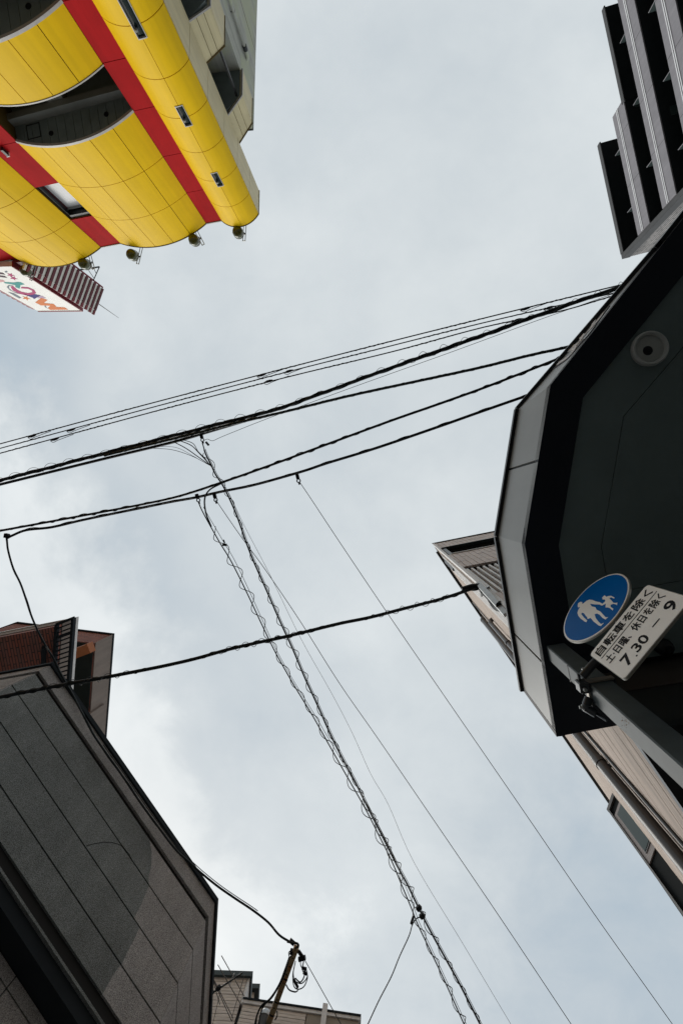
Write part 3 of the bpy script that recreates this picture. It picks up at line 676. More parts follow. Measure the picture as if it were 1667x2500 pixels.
# facing tiles
def tiles(z0, z1, rows, smax, w=0.148):
    hz = (z1 - z0) / rows; n = int(smax / w)
    for r in range(rows):
        for c in range(n):
            a = c * w; j = random.uniform(-.004, .004)
            MB().fbox(fb, a + .006, a + w - .006, -.049, 0.0 + j, z0 + r * hz + .008, z0 + (r + 1) * hz - .008).build('facing_tile', M_TILE, cb)
tiles(Z['par'], HB - .02, 2, 3.4); tiles(Z['til'], Z['win'], 3, 4.4); tiles(6.2, Z['lou'], 2, 4.2)
MB().fbox(fb, 3.4, LFR, -.049, 0, Z['par'], HB - .02).build('tile_field', M_TILE, cb)
MB().fbox(fb, 4.45, LFR, -.049, 0, Z['til'], Z['win']).build('tile_field', M_TILE, cb)
MB().plan([p for p in [BC - E2 * .05 - NS * .04, BC + E1 * LFR - E2 * .05, BC + E1 * LFR + DS * LSD, far - NS * .05]], HB - .018, HB + .07).build('coping', M_BLACKM, cb)
MB().fbox(fb, 0.15, 6, -.08, .03, Z['win'] - .0, Z['win'] + .06).build('window_sill', M_FIN, cb)
MB().fbox(fb, 0.10, 6, -.08, .02, Z['par'] - .07, Z['par'] - .005).build('window_head', M_BLACKM, cb)
MB().fbox(fb, 0.10, 0.22, -.5, -.02, Z['win'] + .06, Z['par'] - .07).build('window_jamb', M_BLACKM, cb)
MB().fbox(fb, 0.23, 6, -.30, -.27, Z['win'] + .06, Z['par'] - .3).build('window_pane', mat('green_tinted_glass', (0.085, 0.125, 0.105), rough=.2, spec=.3), cb)
# louvre fins in front of the recess
for i in range(30):
    s_ = 0.07 + i * 0.132
    MB().fbox(fb, s_, s_ + (.045 if i else .07), -.16, -.03, Z['lou'] + .1, Z['til'] - .18).build('louvre_fin', M_FIN, cb)
for z in (8.2, 9.3, 10.2):
    MB().fbox(fb, 0.1, 5, -.42, -.31, z, z + .07).build('louvre_rail', M_BLACKM, cb)
MB().fbox(fb, 0.2, 5, -.32, .0, Z['lou'] - .0, Z['lou'] + .08).build('louvre_sill', M_TILEG, cb)
# flank: siding boards
nb = 34; hz = (HB - .05 - Z['sid']) / nb
for i in range(nb):
    z0 = Z['sid'] + i * hz
    MB().fbox(fs, 0.0 if i % 2 else 0.0, LSD, -.049, 0.0 + (i % 3) * .002, z0 + .006, z0 + hz - .004).build('siding_board', M_SIDE, cb)
MB().fbox(fs, -.02, .10, -.04, .02, Z['sid'], HB - .02).build('corner_trim', M_FIN, cb)
MB().fbox(fs, 0.3, LSD, -.02, .10, HB - .26, HB - .10).build('gutter', M_BLACKM, cb)
# flank: ribbed cladding strip, pipes, conduit
for i in range(6):
    MB().fbox(fs, 0.25 + i * .10, 0.31 + i * .10, 0.0, .045, 7.0, 15.8).build('cladding_rib', M_FIN, cb)
def pipe(s_, d_, z0, z1, r, name='down_pipe', top=True):
    t = MB().tube([fs.pt(s_, d_, z0), fs.pt(s_, d_, z1)], r, 14).build(name, M_PIPE, cb, smooth=True)
    if top: MB().tube([fs.pt(s_, d_, z1 - .01), fs.pt(s_, d_, z1 + .12), fs.pt(s_, d_ - .05, z1 + .24), fs.pt(s_, -.05, z1 + .27)], r * 1.08, 12).build('pipe_elbow', M_PIPE, t, smooth=True)
    return t
p2 = pipe(1.92, .10, 7.0, 12.1, .055)
for z in (8.6, 10.4): MB().lathe(fs.pt(1.92, .10, z), (0, 0, 1), [(0, .068), (.10, .068)], 12).build('pipe_socket', M_PIPE, p2, smooth=True)
# the big pipe seen below the canopy
sA, hA = fs.px(1412, 1800, .10); sB, hB_ = fs.px(1667, 2106, .10)
sm = (sA + sB) / 2
p3 = pipe(sm, .10, 3.0, HB - .9, .084)
jz = fs.px(1507, 1923, .10)[1]
for z in (jz, jz - 2.6, jz + 2.8):
    MB().lathe(fs.pt(sm, .10, z), (0, 0, 1), [(0, .094), (.14, .094)], 14).build('pipe_socket', M_PIPE, p3, smooth=True)
    MB().fbox(fs, sm - .02, sm + .02, 0, .10, z - .12, z - .07).build('pipe_bracket', M_BLACKM, p3)
sC = (fs.px(1427, 1786, .03)[0] + fs.px(1660, 2055, .03)[0]) / 2
MB().tube([fs.pt(sC, .03, 3.8), fs.pt(sC, .03, HB - .4)], .022, 8).build('conduit', M_BLACKM, cb)
MB().fbox(fs, sC - .10, sm - .16, .003, .016, jz - .2, HB - .5).build('cladding_strip', M_SIDE, cb)
# bay box with a tall window on the flank
q0 = V2(P(1500, 1939, 12.0)); q1 = V2(P(1487, 1977.6, 12.0))
bt = 12.0
w_in = fs.o + fs.u * ((q0 - fs.o).dot(fs.u)) ; u_b = (q1 - q0).normalized()
M_BAY = mat('dark_bay_cladding', (0.010, 0.013, 0.014), rough=0.7, var=0.12, spec=0.06)
M_BAYF = mat('pink_grey_window_frame', (0.21, 0.185, 0.18), rough=0.5, var=0.06)
q0b = q0 + u_b * -.12
MB().plan([q0b, q1, q1 + DS * 3.4, q0b + DS * 3.4 + NS * .3], -EYE - .1, bt).build('bay_box', M_BAY, cb)
nb_ = Vector((-u_b.y, u_b.x)); nb_ = nb_ if nb_.dot(-q0) > 0 else -nb_
fw = Frame(q0b, u_b, nb_); LW = (q1 - q0b).length
zwt = bt - .28; zwb = h_at(1590, 2112, q1)
wd = MB().fbox(fw, 0.02, LW - .03, .002, .03, zwb, zwt).build('bay_window', M_BAYF, cb)
MB().fbox(fw, 0.03, LW - .14, .031, .045, zwb + .16, zwt - .10).build('window_gasket', M_BLACKM, wd)
MB().fbox(fw, 0.03, LW - .16, .046, .052, zwb + .2, zwt - .14).build('pane', mat('bay_glass', (0.035, 0.06, 0.06), rough=.08, spec=.35, var=.05), wd)
MB().fbox(fw, -.02, LW + .03, -.02, .05, bt - .06, bt + .04).build('bay_cap', M_TTRIM, cb)
MB().fbox(fw, LW - .03, LW + .02, -.02, .05, 0, bt - .06).build('bay_edge', M_BLACKM, cb)
# dark beam along the foot of the siding
MB().fbox(fs, 0.4, LSD, -.10, .03, Z['sid'] - .12, Z['sid'] - .002).build('base_flashing', M_BLACKM, cb)
MB().fbox(fb, -.05, LFR, -.06, .04, 3.0, 3.08).build('shop_fascia_edge', M_BLACKM, cb)

# ------------------------------------------------------------------ canopy
ZS, ZT = 4.10, 5.13
M_FASC = mat('grey_green_metal', (0.15, 0.152, 0.140), rough=0.36, var=0.10, scale=1.1, spec=0.5, streak=0.08)
M_SOFF = mat('charcoal_soffit', (0.165, 0.215, 0.213), rough=0.6, var=0.12, scale=1.2)
M_BAND = mat('black_soffit_band', (0.014, 0.018, 0.026), rough=0.6, var=0.15, spec=0.2)
cn = thing('canopy', 'large dark angular canopy with grey metal edge over the pavement', 'canopy', (*P2(1420, 1400, ZS), -EYE))
cV = [P2(1667, 532, ZS), P2(1343, 940, ZS), P2(1280, 1328, ZS), P2(1358, 1799, ZS)]
d0 = (cV[0] - cV[1]).normalized(); cV[0] = cV[1] + d0 * 9.0
endw = P2(1510, 1766, ZS)
outer = cV + [endw + E1 * .4, endw + E1 * 9 + E2 * .0, cV[0] + E1 * 9]
MB().plan(offset_poly(outer, .06), ZS + .10, ZT - .06).build('canopy_body', M_BLACK, cn)
inn = [P2(1667, 670, ZS), P2(1422, 971, ZS), P2(1363, 1332, ZS), P2(1400, 1560, ZS)]
inn[0] = inn[1] + (inn[0] - inn[1]).normalized() * 8.2
# black border boards round the edge (one per side)
inn_e = P2(1425, 1690, ZS)
bord = [(cV[0], cV[1], inn[1], inn[0]), (cV[1], cV[2], inn[2], inn[1]), (cV[2], cV[3], inn[3], inn[2]), (cV[3], endw + E1 * .2, endw + E1 * .2 - E2 * .5, inn[3])]
for a, b, c, d in bord:
    MB().plan([a, b, c, d], ZS, ZS + .09).build('soffit_border', M_BAND, cn)
# soffit panels inside, with thin open joints
mid = [P2(1667, 850, ZS), P2(1525, 1015, ZS), P2(1470, 1335, ZS), P2(1490, 1450, ZS)]
mid[0] = mid[1] + (mid[0] - mid[1]).normalized() * 7.6
jl, jr = P2(1470, 1438, ZS), P2(1667, 1404, ZS)
def ins(poly, g=.0028): return offset_poly(poly, g)
pan = [[inn[0], inn[1], inn[2], inn[3], P2(1515, 1620, ZS), mid[3], mid[2], mid[1], mid[0]],
       [mid[0], mid[1], mid[2], mid[3], mid[3] + E1 * 7.5, mid[0] + E1 * 6], [mid[3] + E2 * .0, P2(1515, 1620, ZS), P2(1515, 1620, ZS) + E1 * 7, mid[3] + E1 * 7.5]]
for p in pan:
    MB().plan(ins(p), ZS + .025, ZS + .08).build('soffit_panel', M_SOFF, cn)
# fascia: three faces, panels with joints, black coping
def fascia(i, splits, top=None, logo=False):
    a, b = cV[i], cV[i + 1]; u = (b - a).normalized(); n = Vector((-u.y, u.x)); n = n if n.dot(-a) > 0 else -n
    fr = Frame(a, u, n); L = (b - a).length; cut = [0] + splits(fr) + [L]
    for k in range(len(cut) - 1):
        g0 = .012 if k else 0.0; g1 = .012 if k < len(cut) - 2 else 0.0
        tz = top or (lambda s_: ZT - .06)
        s0, s1 = cut[k] + g0, cut[k + 1] - g1
        poly = [(s0, ZS + .002), (s1, ZS + .002), (s1, tz(s1))] + ([(x, tz(x)) for x in KN if s0 < x < s1][::-1] if top else []) + [(s0, tz(s0))]
        MB().fprism(fr, poly, -.05, 0.0).build('fascia_panel', M_FASC, cn)
    return fr, L
KN = []
a_, b_ = cV[0], cV[1]; u_f = (b_ - a_).normalized()
n_f = Vector((-u_f.y, u_f.x)); n_f = n_f if n_f.dot(-a_) > 0 else -n_f
fr0 = Frame(a_, u_f, n_f); L0 = (b_ - a_).length
k0 = fr0.px(1464.5, 739); k1 = fr0.px(1509, 696); k2 = fr0.px(1607, 605)
def top0(s_):
    pts = [(0, ZS + .06), (k2[0], ZS + .06), (k1[0], k1[1] - .04), (k0[0], k0[1] - .04), (L0, ZT - .06)]
    for (x0, z0), (x1, z1) in zip(pts[:-1], pts[1:]):
        if x0 <= s_ <= x1: return lerp(z0, z1, (s_ - x0) / (x1 - x0))
    return ZT - .06
KN += [k2[0], k1[0], k0[0]]
fr0, L0 = fascia(0, lambda fr: [], top0)
fr1, L1 = fascia(1, lambda fr: [fr.px(1272, 1137)[0]])
fr2, L2c = fascia(2, lambda fr: [fr.px(1282, 1575)[0]])
# coping along the top
ks = [0, k2[0], k1[0], k0[0], L0]
for s0, s1 in zip(ks[:-1], ks[1:]):
    MB().fprism(fr0, [(s0, top0(s0)), (s1, top0(s1)), (s1, top0(s1) + .06), (s0, top0(s0) + .06)], -.08, .035).build('fascia_coping', M_BLACKM, cn)
for fr, L in ((fr1, L1), (fr2, L2c)):
    MB().fbox(fr, 0, L, -.08, .035, ZT - .058, ZT).build('fascia_coping', M_BLACKM, cn)
ue = (endw + E1 * .4 - cV[3]).normalized(); fr3 = Frame(cV[3], ue, E2)
MB().fbox(fr3, 0, (endw + E1 * .4 - cV[3]).length, -.05, .0, ZS + .002, ZT - .06).build('fascia_panel', M_BLACK, cn)
sj = fr2.px(1282, 1575)[0]; MB().fbox(fr2, sj - .011, sj + .011, -.05, -.02, ZS + .01, ZT - .07).build('joint_filler', M_BLACK, cn)
sj = fr1.px(1272, 1137)[0]; MB().fbox(fr1, sj - .011, sj + .011, -.05, -.02, ZS + .01, ZT - .07).build('joint_filler', M_BLACK, cn)
# white script lettering on the fascia
M_LOGO = flat('white_lettering', (0.72, 0.70, 0.70)); M_LOGOB = flat('dark_lettering', (0.05, 0.05, 0.06))
LX, LO = 320 / 1568, (1240, 680)
def stroke(pts, w, ma, name):
    sz = [fr0.px(LO[0] + x * LX, LO[1] + y * LX, .004) for x, y in pts]
    sz = [Vector(p) for p in catmull([(a, b, 0) for a, b in sz], 6)]
    mb = MB()
    L, R = [], []
    for i, p in enumerate(sz):
        t = (sz[min(i + 1, len(sz) - 1)] - sz[max(i - 1, 0)]).normalized(); q = Vector((-t.y, t.x, 0)) * w / 2
        L.append((p + q).xy[:]); R.append((p - q).xy[:])
    n = len(L); vs = [fr0.pt(a, .006, z) for a, z in L] + [fr0.pt(a, .006, z) for a, z in R] + [fr0.pt(a, .001, z) for a, z in L] + [fr0.pt(a, .001, z) for a, z in R]
    fs_ = []
    for i in range(n - 1):
        fs_ += [(i, i + 1, n + i + 1, n + i), (2 * n + i, 3 * n + i, 3 * n + i + 1, 2 * n + i + 1), (i, 2 * n + i, 2 * n + i + 1, i + 1), (n + i, n + i + 1, 3 * n + i + 1, 3 * n + i)]
    mb.add(vs, fs_).build(name, ma, cn)
stroke([(588, 1018), (600, 975), (655, 912), (722, 858), (790, 830), (770, 880), (690, 955), (588, 1018)], .045, M_LOGO, 'script_letter')
stroke([(718, 848), (745, 795), (820, 720), (882, 688), (862, 740), (800, 800), (718, 848)], .055, M_LOGO, 'script_letter')
stroke([(738, 800), (850, 680), (950, 560), (1022, 503), (1002, 565), (935, 650), (885, 705)], .045, M_LOGO, 'script_letter')
stroke([(948, 632), (1005, 575), (1075, 495), (1135, 408)], .05, M_LOGO, 'script_letter')
stroke([(1030, 540), (1090, 470), (1120, 440)], .05, M_LOGO, 'script_letter')
stroke([(755, 885), (830, 800), (900, 720)], .03, M_LOGO, 'script_letter')
stroke([(492, 1108), (650, 1000), (735, 930), (860, 785), (990, 630), (1100, 475), (1205, 335)], .022, M_LOGOB, 'script_underline')
# round soffit lamp
M_LRIM = mat('lamp_rim_grey', (0.50, 0.52, 0.50), rough=.5)
c = P(1582, 853, ZS + .02)
lt = MB().lathe(c, (0, 0, -1), [(0, .148), (.03, .148), (.04, .135), (.03, .118), (.012, .112)], 32)  .build('soffit_lamp', M_LRIM, None, smooth=True)
tag(lt, 'round recessed downlight with grey rim in the black canopy soffit', 'lamp')
M_LENS = mat('dim_lamp_glass', (0.42, 0.44, 0.41), rough=0.5, var=0.1)
MB().lathe((c[0], c[1], c[2] - .012), (0, 0, -1), [(0, .11), (.004, .11), (.010, .07)], 28).build('diffuser', M_LENS, lt, smooth=True)
c5 = P(1580, 856, ZS); MB().lathe((c5[0], c5[1], c[2] - .022), (0, 0, -1), [(0, .04), (.006, .036), (.010, .02)], 18).build('bulb', M_BLACK, lt, smooth=True)
# black dome fitting behind the plate
c = P(1620, 1580, ZS - .10)
dm = MB().lathe(c, (0, 0, -1), [(-.10, .05), (-.04, .068), (.0, .072), (.04, .06), (.065, .03)], 18).build('dome_camera', M_BLACK, None, smooth=True)
tag(dm, 'small black dome fitting under the canopy behind the white plate', 'camera')
MB().bar((c[0] - .10, c[1] + .02, c[2] + .11), (c[0] - .03, c[1], c[2] + .04), .035).build('bracket', M_STEEL, dm)
MB().lathe((c[0], c[1], ZS + .03), (0, 0, -1), [(0, .06), (.05, .06)], 14).build('mount', M_BLACKM, dm)

# ------------------------------------------------------------------ sign post at the building corner
M_POST = mat('grey_painted_post', (0.085, 0.108, 0.116), rough=0.5, var=0.10, scale=2.5, spec=0.22, streak=0.05, speck=0.05, sscale=14)
M_RUST = mat('rust', (0.22, 0.13, 0.05), rough=0.9, var=0.3, scale=30)
PM = P2(1332, 1576, ZS)
fp = Frame(PM, E1, -E2)
pw, pd = .155, .135
post = MB().plan([PM, PM + E1 * pw, PM + E1 * pw + E2 * pd, PM + E2 * pd], -EYE - .1, ZS - .001).build('sign_post', M_POST, None, bevel=.008)
tag(post, 'square grey steel post rising to the canopy beside the round sign', 'post')
frL = Frame(PM, E2, -E1)
zc = h_at(1455, 1668, PM + E2 * .05)
zj = h_at(1375, 1630, PM)
MB().fbox(frL, -.004, pd + .004, 0.0005, .003, zj - .006, zj + .004).build('post_joint', M_BLACKM, post)
random.seed(11)
mb = MB()
for i in range(26):
    s_, z_ = frL.px(random.gauss(1522, 4) + i * .15, random.gauss(1755, 14), 0); r_ = random.uniform(.0012, .0035)
    if .01 < s_ < pd - .01: mb.lathe(frL.pt(s_, 0.0004, z_), (-E1.x, -E1.y, 0), [(0, r_), (.0008, r_)], 6)
for i in range(8):
    s_, z_ = frL.px(random.gauss(1408, 5), random.gauss(1660, 7), 0); r_ = random.uniform(.001, .0035)
    if .01 < s_ < pd - .01: mb.lathe(frL.pt(s_, 0.0004, z_), (-E1.x, -E1.y, 0), [(0, r_), (.0008, r_)], 6)
mb.build('rust_spots', M_RUST, post)
# clamp and arm
ctr = PM + E1 * pw / 2 + E2 * pd / 2
cl = thing('sign_clamp', 'dark bolted clamp bracket round the grey post holding the signs', 'bracket', (*ctr, zc))
M_CLAMP = mat('dark_cast_steel', (0.055, 0.06, 0.065), rough=0.35, metal=0.5, var=0.25, scale=12)
M_BAND2 = mat('worn_steel_band', (0.28, 0.25, 0.21), rough=0.4, metal=0.4, var=0.2, scale=12)
rr = [PM + E1 * -.012 + E2 * -.012, PM + E1 * (pw + .012) + E2 * -.012, PM + E1 * (pw + .012) + E2 * (pd + .012), PM + E1 * -.012 + E2 * (pd + .012)]
for i in range(4):
    a, b = rr[i], rr[(i + 1) % 4]
    MB().bar((*a, zc), (*b, zc), .012, h=.045).build('band', M_BAND2 if i in (0, 3) else M_CLAMP, cl)
cA = PM + E1 * -.02 + E2 * -.02
def cp(a, b, z): q = PM + E1 * a + E2 * b; return (q.x, q.y, zc + z)
MB().box(cp(-.035, .02, .01), .07, .075, .09, E1).build('clamp_block', M_CLAMP, cl, bevel=.008)
MB().tube([cp(-.045, .02, .03), cp(-.045, .02, -.06)], .012, 8).build('bolt', M_STEEL, cl)
MB().tube([cp(-.045, .045, .02), cp(-.045, -.06, .02)], .010, 8).build('bolt', M_CLAMP, cl)
MB().tube([cp(-.03, -.05, .0), cp(.05, -.11, .01), cp(.14, -.17, .02)], .027, 10).build('arm', M_CLAMP, cl, smooth=True)
MB().tube([cp(-.02, .10, -.01), cp(-.05, .13, -.03), cp(-.055, .16, -.02), cp(-.01, .19, -.05)], .028, 10).build('hook', M_CLAMP, cl, smooth=True)
MB().lathe(cp(-.05, .155, -.02), (-1, .1, .2), [(-.02, .02), (.03, .02), (.03, .012), (.045, .012)], 8).build('nut', M_STEEL, cl)
MB().lathe(cp(.0, -.05, .02), (-.4, -1, 0), [(-.02, .02), (.02, .02), (.02, .011), (.05, .011)], 8).build('nut', M_STEEL, cl)
MB().tube([cp(.0, .20, -.04), cp(.03, .215, -.11)], .010, 6).build('bolt', M_CLAMP, cl)

# ------------------------------------------------------------------ the round blue sign and the plate below it
SA, SBp = P2(1438, 1597, 3.0), P2(1577, 1427, 3.0)
us = (SBp - SA).normalized(); ns = Vector((-us.y, us.x)); ns = ns if ns.dot(-SA) > 0 else -ns
fg = Frame(SA, us, ns)
M_SIGNB = mat('sign_aluminium_edge', (0.40, 0.38, 0.34), rough=0.35, metal=0.6, var=0.1)
M_BLUE = mat('blue_reflective_sheet', (0.0, 0.115, 0.40), rough=0.3, var=0.08, spec=0.03)
M_SWHITE = mat('white_reflective_sheet', (0.90, 0.865, 0.81), rough=0.35, var=0.07, spec=0.4)
M_INK = flat('black_ink', (0.012, 0.012, 0.014))
# disc: fitted from its outline
def ell(pts): return [fg.px(x, y, 0) for x, y in pts]
GX, GO = 307 / 1568, (1360, 1390)
def gp(x, y, d=0.0): return fg.px(GO[0] + x * GX, GO[1] + y * GX, d)
out = [gp(*q) for q in ((100, 720), (200, 400), (400, 190), (640, 75), (740, 66), (898, 230), (850, 420), (740, 605), (560, 790), (400, 880), (250, 918), (150, 860))]
sc_ = sum(p[0] for p in out) / len(out); zcn = sum(p[1] for p in out) / len(out)
smin, smax = min(p[0] for p in out), max(p[0] for p in out); zmin, zmax = min(p[1] for p in out), max(p[1] for p in out)
DC = ((smin + smax) / 2, (zmin + zmax) / 2); DR = ((smax - smin) + (zmax - zmin)) / 4
c3 = fg.pt(DC[0], 0, DC[1]); n3 = (ns.x, ns.y, 0)
rs = MB().lathe(c3, n3, [(-.018, DR - .004), (-.016, DR), (-.002, DR), (0.0, DR - .003)], 64).build('round_sign', M_SIGNB, None, smooth=True)
tag(rs, 'round blue sign with white adult and child figures below the canopy', 'sign')
MB().lathe(c3, n3, [(0.0005, DR - .004), (0.0012, DR - .004)], 64).build('white_border', M_SWHITE, rs)
MB().lathe(c3, n3, [(0.0013, DR - .014), (0.002, DR - .014)], 64).build('blue_field', M_BLUE, rs)
adult = [(255, 450), (262, 425), (285, 408), (311, 410), (309, 434), (330, 425), (365, 395), (400, 380), (440, 385), (480, 402), (530, 412), (560, 430), (551, 455), (530, 441), (470, 440), (408, 432), (430, 465), (475, 475), (490, 505), (540, 530), (580, 575), (605, 602), (635, 598), (600, 629), (562, 606), (530, 570), (495, 553), (465, 563), (480, 610), (510, 650), (545, 685), (581, 670), (546, 709), (520, 705), (455, 655), (430, 625), (415, 608), (378, 622), (374, 602), (355, 580), (332, 548), (306, 543), (300, 562), (330, 600), (373, 640), (363, 661), (345, 656), (290, 615), (262, 580), (252, 545), (262, 510), (285, 470), (259, 478)]
child = [(560, 355), (590, 326), (612, 345), (640, 335), (675, 333), (714, 355), (708, 368), (670, 351), (650, 365), (680, 395), (700, 420), (732, 421), (749, 417), (745, 452), (734, 441), (700, 432), (664, 446), (666, 470), (700, 494), (690, 516), (655, 486), (630, 478), (602, 478), (605, 430), (558, 456), (553, 441), (600, 400), (595, 380), (565, 377)]
for nm, po in (('adult_figure', adult), ('child_figure', child)):
    MB().fprism(fg, [gp(*q) for q in po], .0021, .003).build(nm, M_SWHITE, rs)
bk = MB().fbox(fg, DC[0] - .02, DC[0] + .02, -.06, -.019, DC[1] - .62, DC[1] + .2).build('back_rail', M_STEEL, rs)
# plate
pA = gp(400, 1068); pB = gp(1112, 185); pC = gp(812, 1400)
s0, s1, z1 = pA[0], pB[0], (pA[1] + pB[1]) / 2; z0 = pC[1]
def rrect(s0, s1, z0, z1, r, n=5):
    o = []
    for cx_, cz_, g0 in ((s1 - r, z1 - r, 0), (s0 + r, z1 - r, 90), (s0 + r, z0 + r, 180), (s1 - r, z0 + r, 270)):
        for i in range(n + 1):
            g = math.radians(g0 + 90 * i / n); o.append((cx_ + r * math.cos(g), cz_ + r * math.sin(g)))
    return o
pl = MB().fprism(fg, rrect(s0, s1, z0, z1, .03), -.016, 0.0).build('sign_plate', M_SIGNB, None)
tag(pl, 'white rectangular plate with black Japanese lettering under the round blue sign', 'sign')
MB().fprism(fg, rrect(s0 + .004, s1 - .004, z0 + .004, z1 - .004, .027), .0005, .0015).build('white_face', M_SWHITE, pl)
MB().fbox(fg, (s0 + s1) / 2 - .15, (s0 + s1) / 2 + .15, -.04, -.017, (z0 + z1) / 2 - .02, (z0 + z1) / 2 + .02).build('back_rail', M_STEEL, pl)
def text(body, sx, zb, width, height, bold=.0, name='lettering', fat=0.0):
    """flat lettering on the plate: left end sx, foot zb, fitted to a width and height"""
    cu = bpy.data.curves.new(name, 'FONT'); cu.body = body; cu.size = 1.0; cu.offset = bold; cu.resolution_u = 3
    to = bpy.data.objects.new(name, cu); COL.objects.link(to)
    bpy.context.view_layer.update()
    me = bpy.data.meshes.new_from_object(to.evaluated_get(bpy.context.evaluated_depsgraph_get()))
    bpy.data.objects.remove(to)
    xs = [v.co.x for v in me.vertices]; ys = [v.co.y for v in me.vertices]
    x0, x1, y0, y1 = min(xs), max(xs), min(ys), max(ys)
    for v in me.vertices:
        a = sx + (v.co.x - x0) / (x1 - x0) * width; z = zb + (v.co.y - y0) / (y1 - y0) * height
        q = fg.pt(a, .0022, z); v.co = (q[0], q[1], q[2] + EYE)
    me.materials.clear(); me.materials.append(M_INK)
    if fat:       # thicker strokes: the same outlines laid again with a small shift
        bm = bmesh.new(); bm.from_mesh(me); base = list(bm.verts) + list(bm.edges) + list(bm.faces)
        for k, (a, b) in enumerate(((fat, 0), (-fat, 0), (0, fat), (0, -fat))):
            d = bmesh.ops.duplicate(bm, geom=base)['geom']; sh = Vector((us.x * a, us.y * a, b)) + Vector((ns.x, ns.y, 0)) * .00012 * (k + 1)
            bmesh.ops.translate(bm, verts=[q for q in d if isinstance(q, bmesh.types.BMVert)], vec=sh)
        bm.to_mesh(me); bm.free()
    o = bpy.data.objects.new(name, me); COL.objects.link(o); o.parent = pl
    o.matrix_parent_inverse = Matrix.Identity(4)
    return o
Wp, Hp = s1 - s0, z1 - z0
l1 = [gp(470, 1030), gp(1110, 265), gp(560, 1090), gp(1195, 300)]
text('自転車を除く', s0 + Wp * .055, z1 - Hp * .262, Wp * .885, Hp * .20, .004, fat=.0017)
MB().fbox(fg, s0 + Wp * .045, s1 - Wp * .045, .0018, .0025, z1 - Hp * .322, z1 - Hp * .308).build('rule', M_INK, pl)
text('土·日曜、休日を除く', s0 + Wp * .055, z1 - Hp * .555, Wp * .885, Hp * .19, .004, fat=.0014)
text('7', s0 + Wp * .13, z1 - Hp * .90, Wp * .11, Hp * .235, .028)
text('.', s0 + Wp * .255, z1 - Hp * .905, Wp * .022, Hp * .03, .02)
text('30', s0 + Wp * .295, z1 - Hp * .875, Wp * .19, Hp * .20, .022)
text('—', s0 + Wp * .585, z1 - Hp * .775, Wp * .11, Hp * .025, .0)
text('9', s0 + Wp * .80, z1 - Hp * .885, Wp * .115, Hp * .235, .025)

# ------------------------------------------------------------------ pebble-dashed building at lower left
HG = 7.5
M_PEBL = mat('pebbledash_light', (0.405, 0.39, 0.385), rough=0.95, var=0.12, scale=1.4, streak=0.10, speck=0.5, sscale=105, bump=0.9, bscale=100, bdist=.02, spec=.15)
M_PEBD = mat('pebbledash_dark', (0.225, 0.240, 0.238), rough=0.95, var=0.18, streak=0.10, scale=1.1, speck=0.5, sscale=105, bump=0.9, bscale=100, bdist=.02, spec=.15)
M_CAP = mat('dark_metal_coping', (0.026, 0.031, 0.036), rough=0.7, var=0.15, spec=0.03)
M_BOUNCE = mat('roof_bounce_sheet', (0.34, 0.34, 0.33), rough=0.9, var=0.12)
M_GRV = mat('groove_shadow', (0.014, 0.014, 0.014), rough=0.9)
GJ, GK = P2(130, 1623, HG), P2(527, 2195.6, HG)
gu = (GK - GJ).normalized(); gn = Vector((gu.y, -gu.x)); LG = (GK - GJ).length
GK2 = GK + (P2(509.6, 2500, HG) - GK).normalized() * 14
GJ2 = GJ - E1 * 12
gpoly = [GJ, GK, GK2, GK2 + Vector((-14, 0)), GJ2]
gb = thing('pebbledash_building', 'low dark grey pebble-dashed building with grooved parapet at lower left', 'building', (*((GJ + GK) / 2), -EYE))
ZG = [7.10, 6.61, 6.11, 5.61, 5.22]
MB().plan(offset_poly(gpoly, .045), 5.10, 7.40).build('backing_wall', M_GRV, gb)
MB().plan(offset_poly(gpoly, -.05), 7.42, 7.50).build('roof_coping', M_CAP, gb)
MB().plan(offset_poly(gpoly, .30), 7.501, 7.54).build('roof_deck', M_BOUNCE, gb)  # unseen pale sheet added to bounce light up under the brick soffit
def faces():
    yield Frame(GJ, gu, gn), LG, 'main'
    u = (GK2 - GK).normalized(); n = Vector((u.y, -u.x)); n = n if n.dot(-GK) > 0 else -n; yield Frame(GK, u, n), 14, 'side'
    yield Frame(GJ, -E1, -E2), 12, 'top'
FG = {k: (fr, L) for fr, L, k in faces()}
for k, (fr, L) in FG.items():
    a0, a1 = (0.0, L)
    MB().fbox(fr, a0, a1, -.04, .012, 7.165, 7.419).build('parapet_band', M_PEBL, gb)
fm = FG['main'][0]
KX, KO = 420 / 1568, (0, 1980)
def kp(x, y): return fm.px(KO[0] + x * KX, KO[1] + y * KX, -.01)
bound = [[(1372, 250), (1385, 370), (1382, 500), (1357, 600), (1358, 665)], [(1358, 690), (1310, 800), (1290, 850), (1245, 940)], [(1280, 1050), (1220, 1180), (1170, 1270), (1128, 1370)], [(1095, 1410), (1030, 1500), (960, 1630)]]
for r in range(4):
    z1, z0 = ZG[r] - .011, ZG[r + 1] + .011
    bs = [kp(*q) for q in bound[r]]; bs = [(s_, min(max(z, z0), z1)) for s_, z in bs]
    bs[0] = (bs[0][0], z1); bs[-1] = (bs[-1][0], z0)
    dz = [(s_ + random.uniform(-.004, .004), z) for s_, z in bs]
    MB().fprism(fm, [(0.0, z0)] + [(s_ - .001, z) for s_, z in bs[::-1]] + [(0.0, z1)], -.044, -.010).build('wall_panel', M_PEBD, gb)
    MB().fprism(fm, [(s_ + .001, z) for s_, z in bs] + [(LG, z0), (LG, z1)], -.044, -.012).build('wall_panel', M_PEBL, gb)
    for k in ('side', 'top'):
        fr, L = FG[k]; MB().fbox(fr, .0 if k == 'side' else 0.0, L, -.044, -.010, z0, z1).build('wall_panel', M_PEBL, gb)
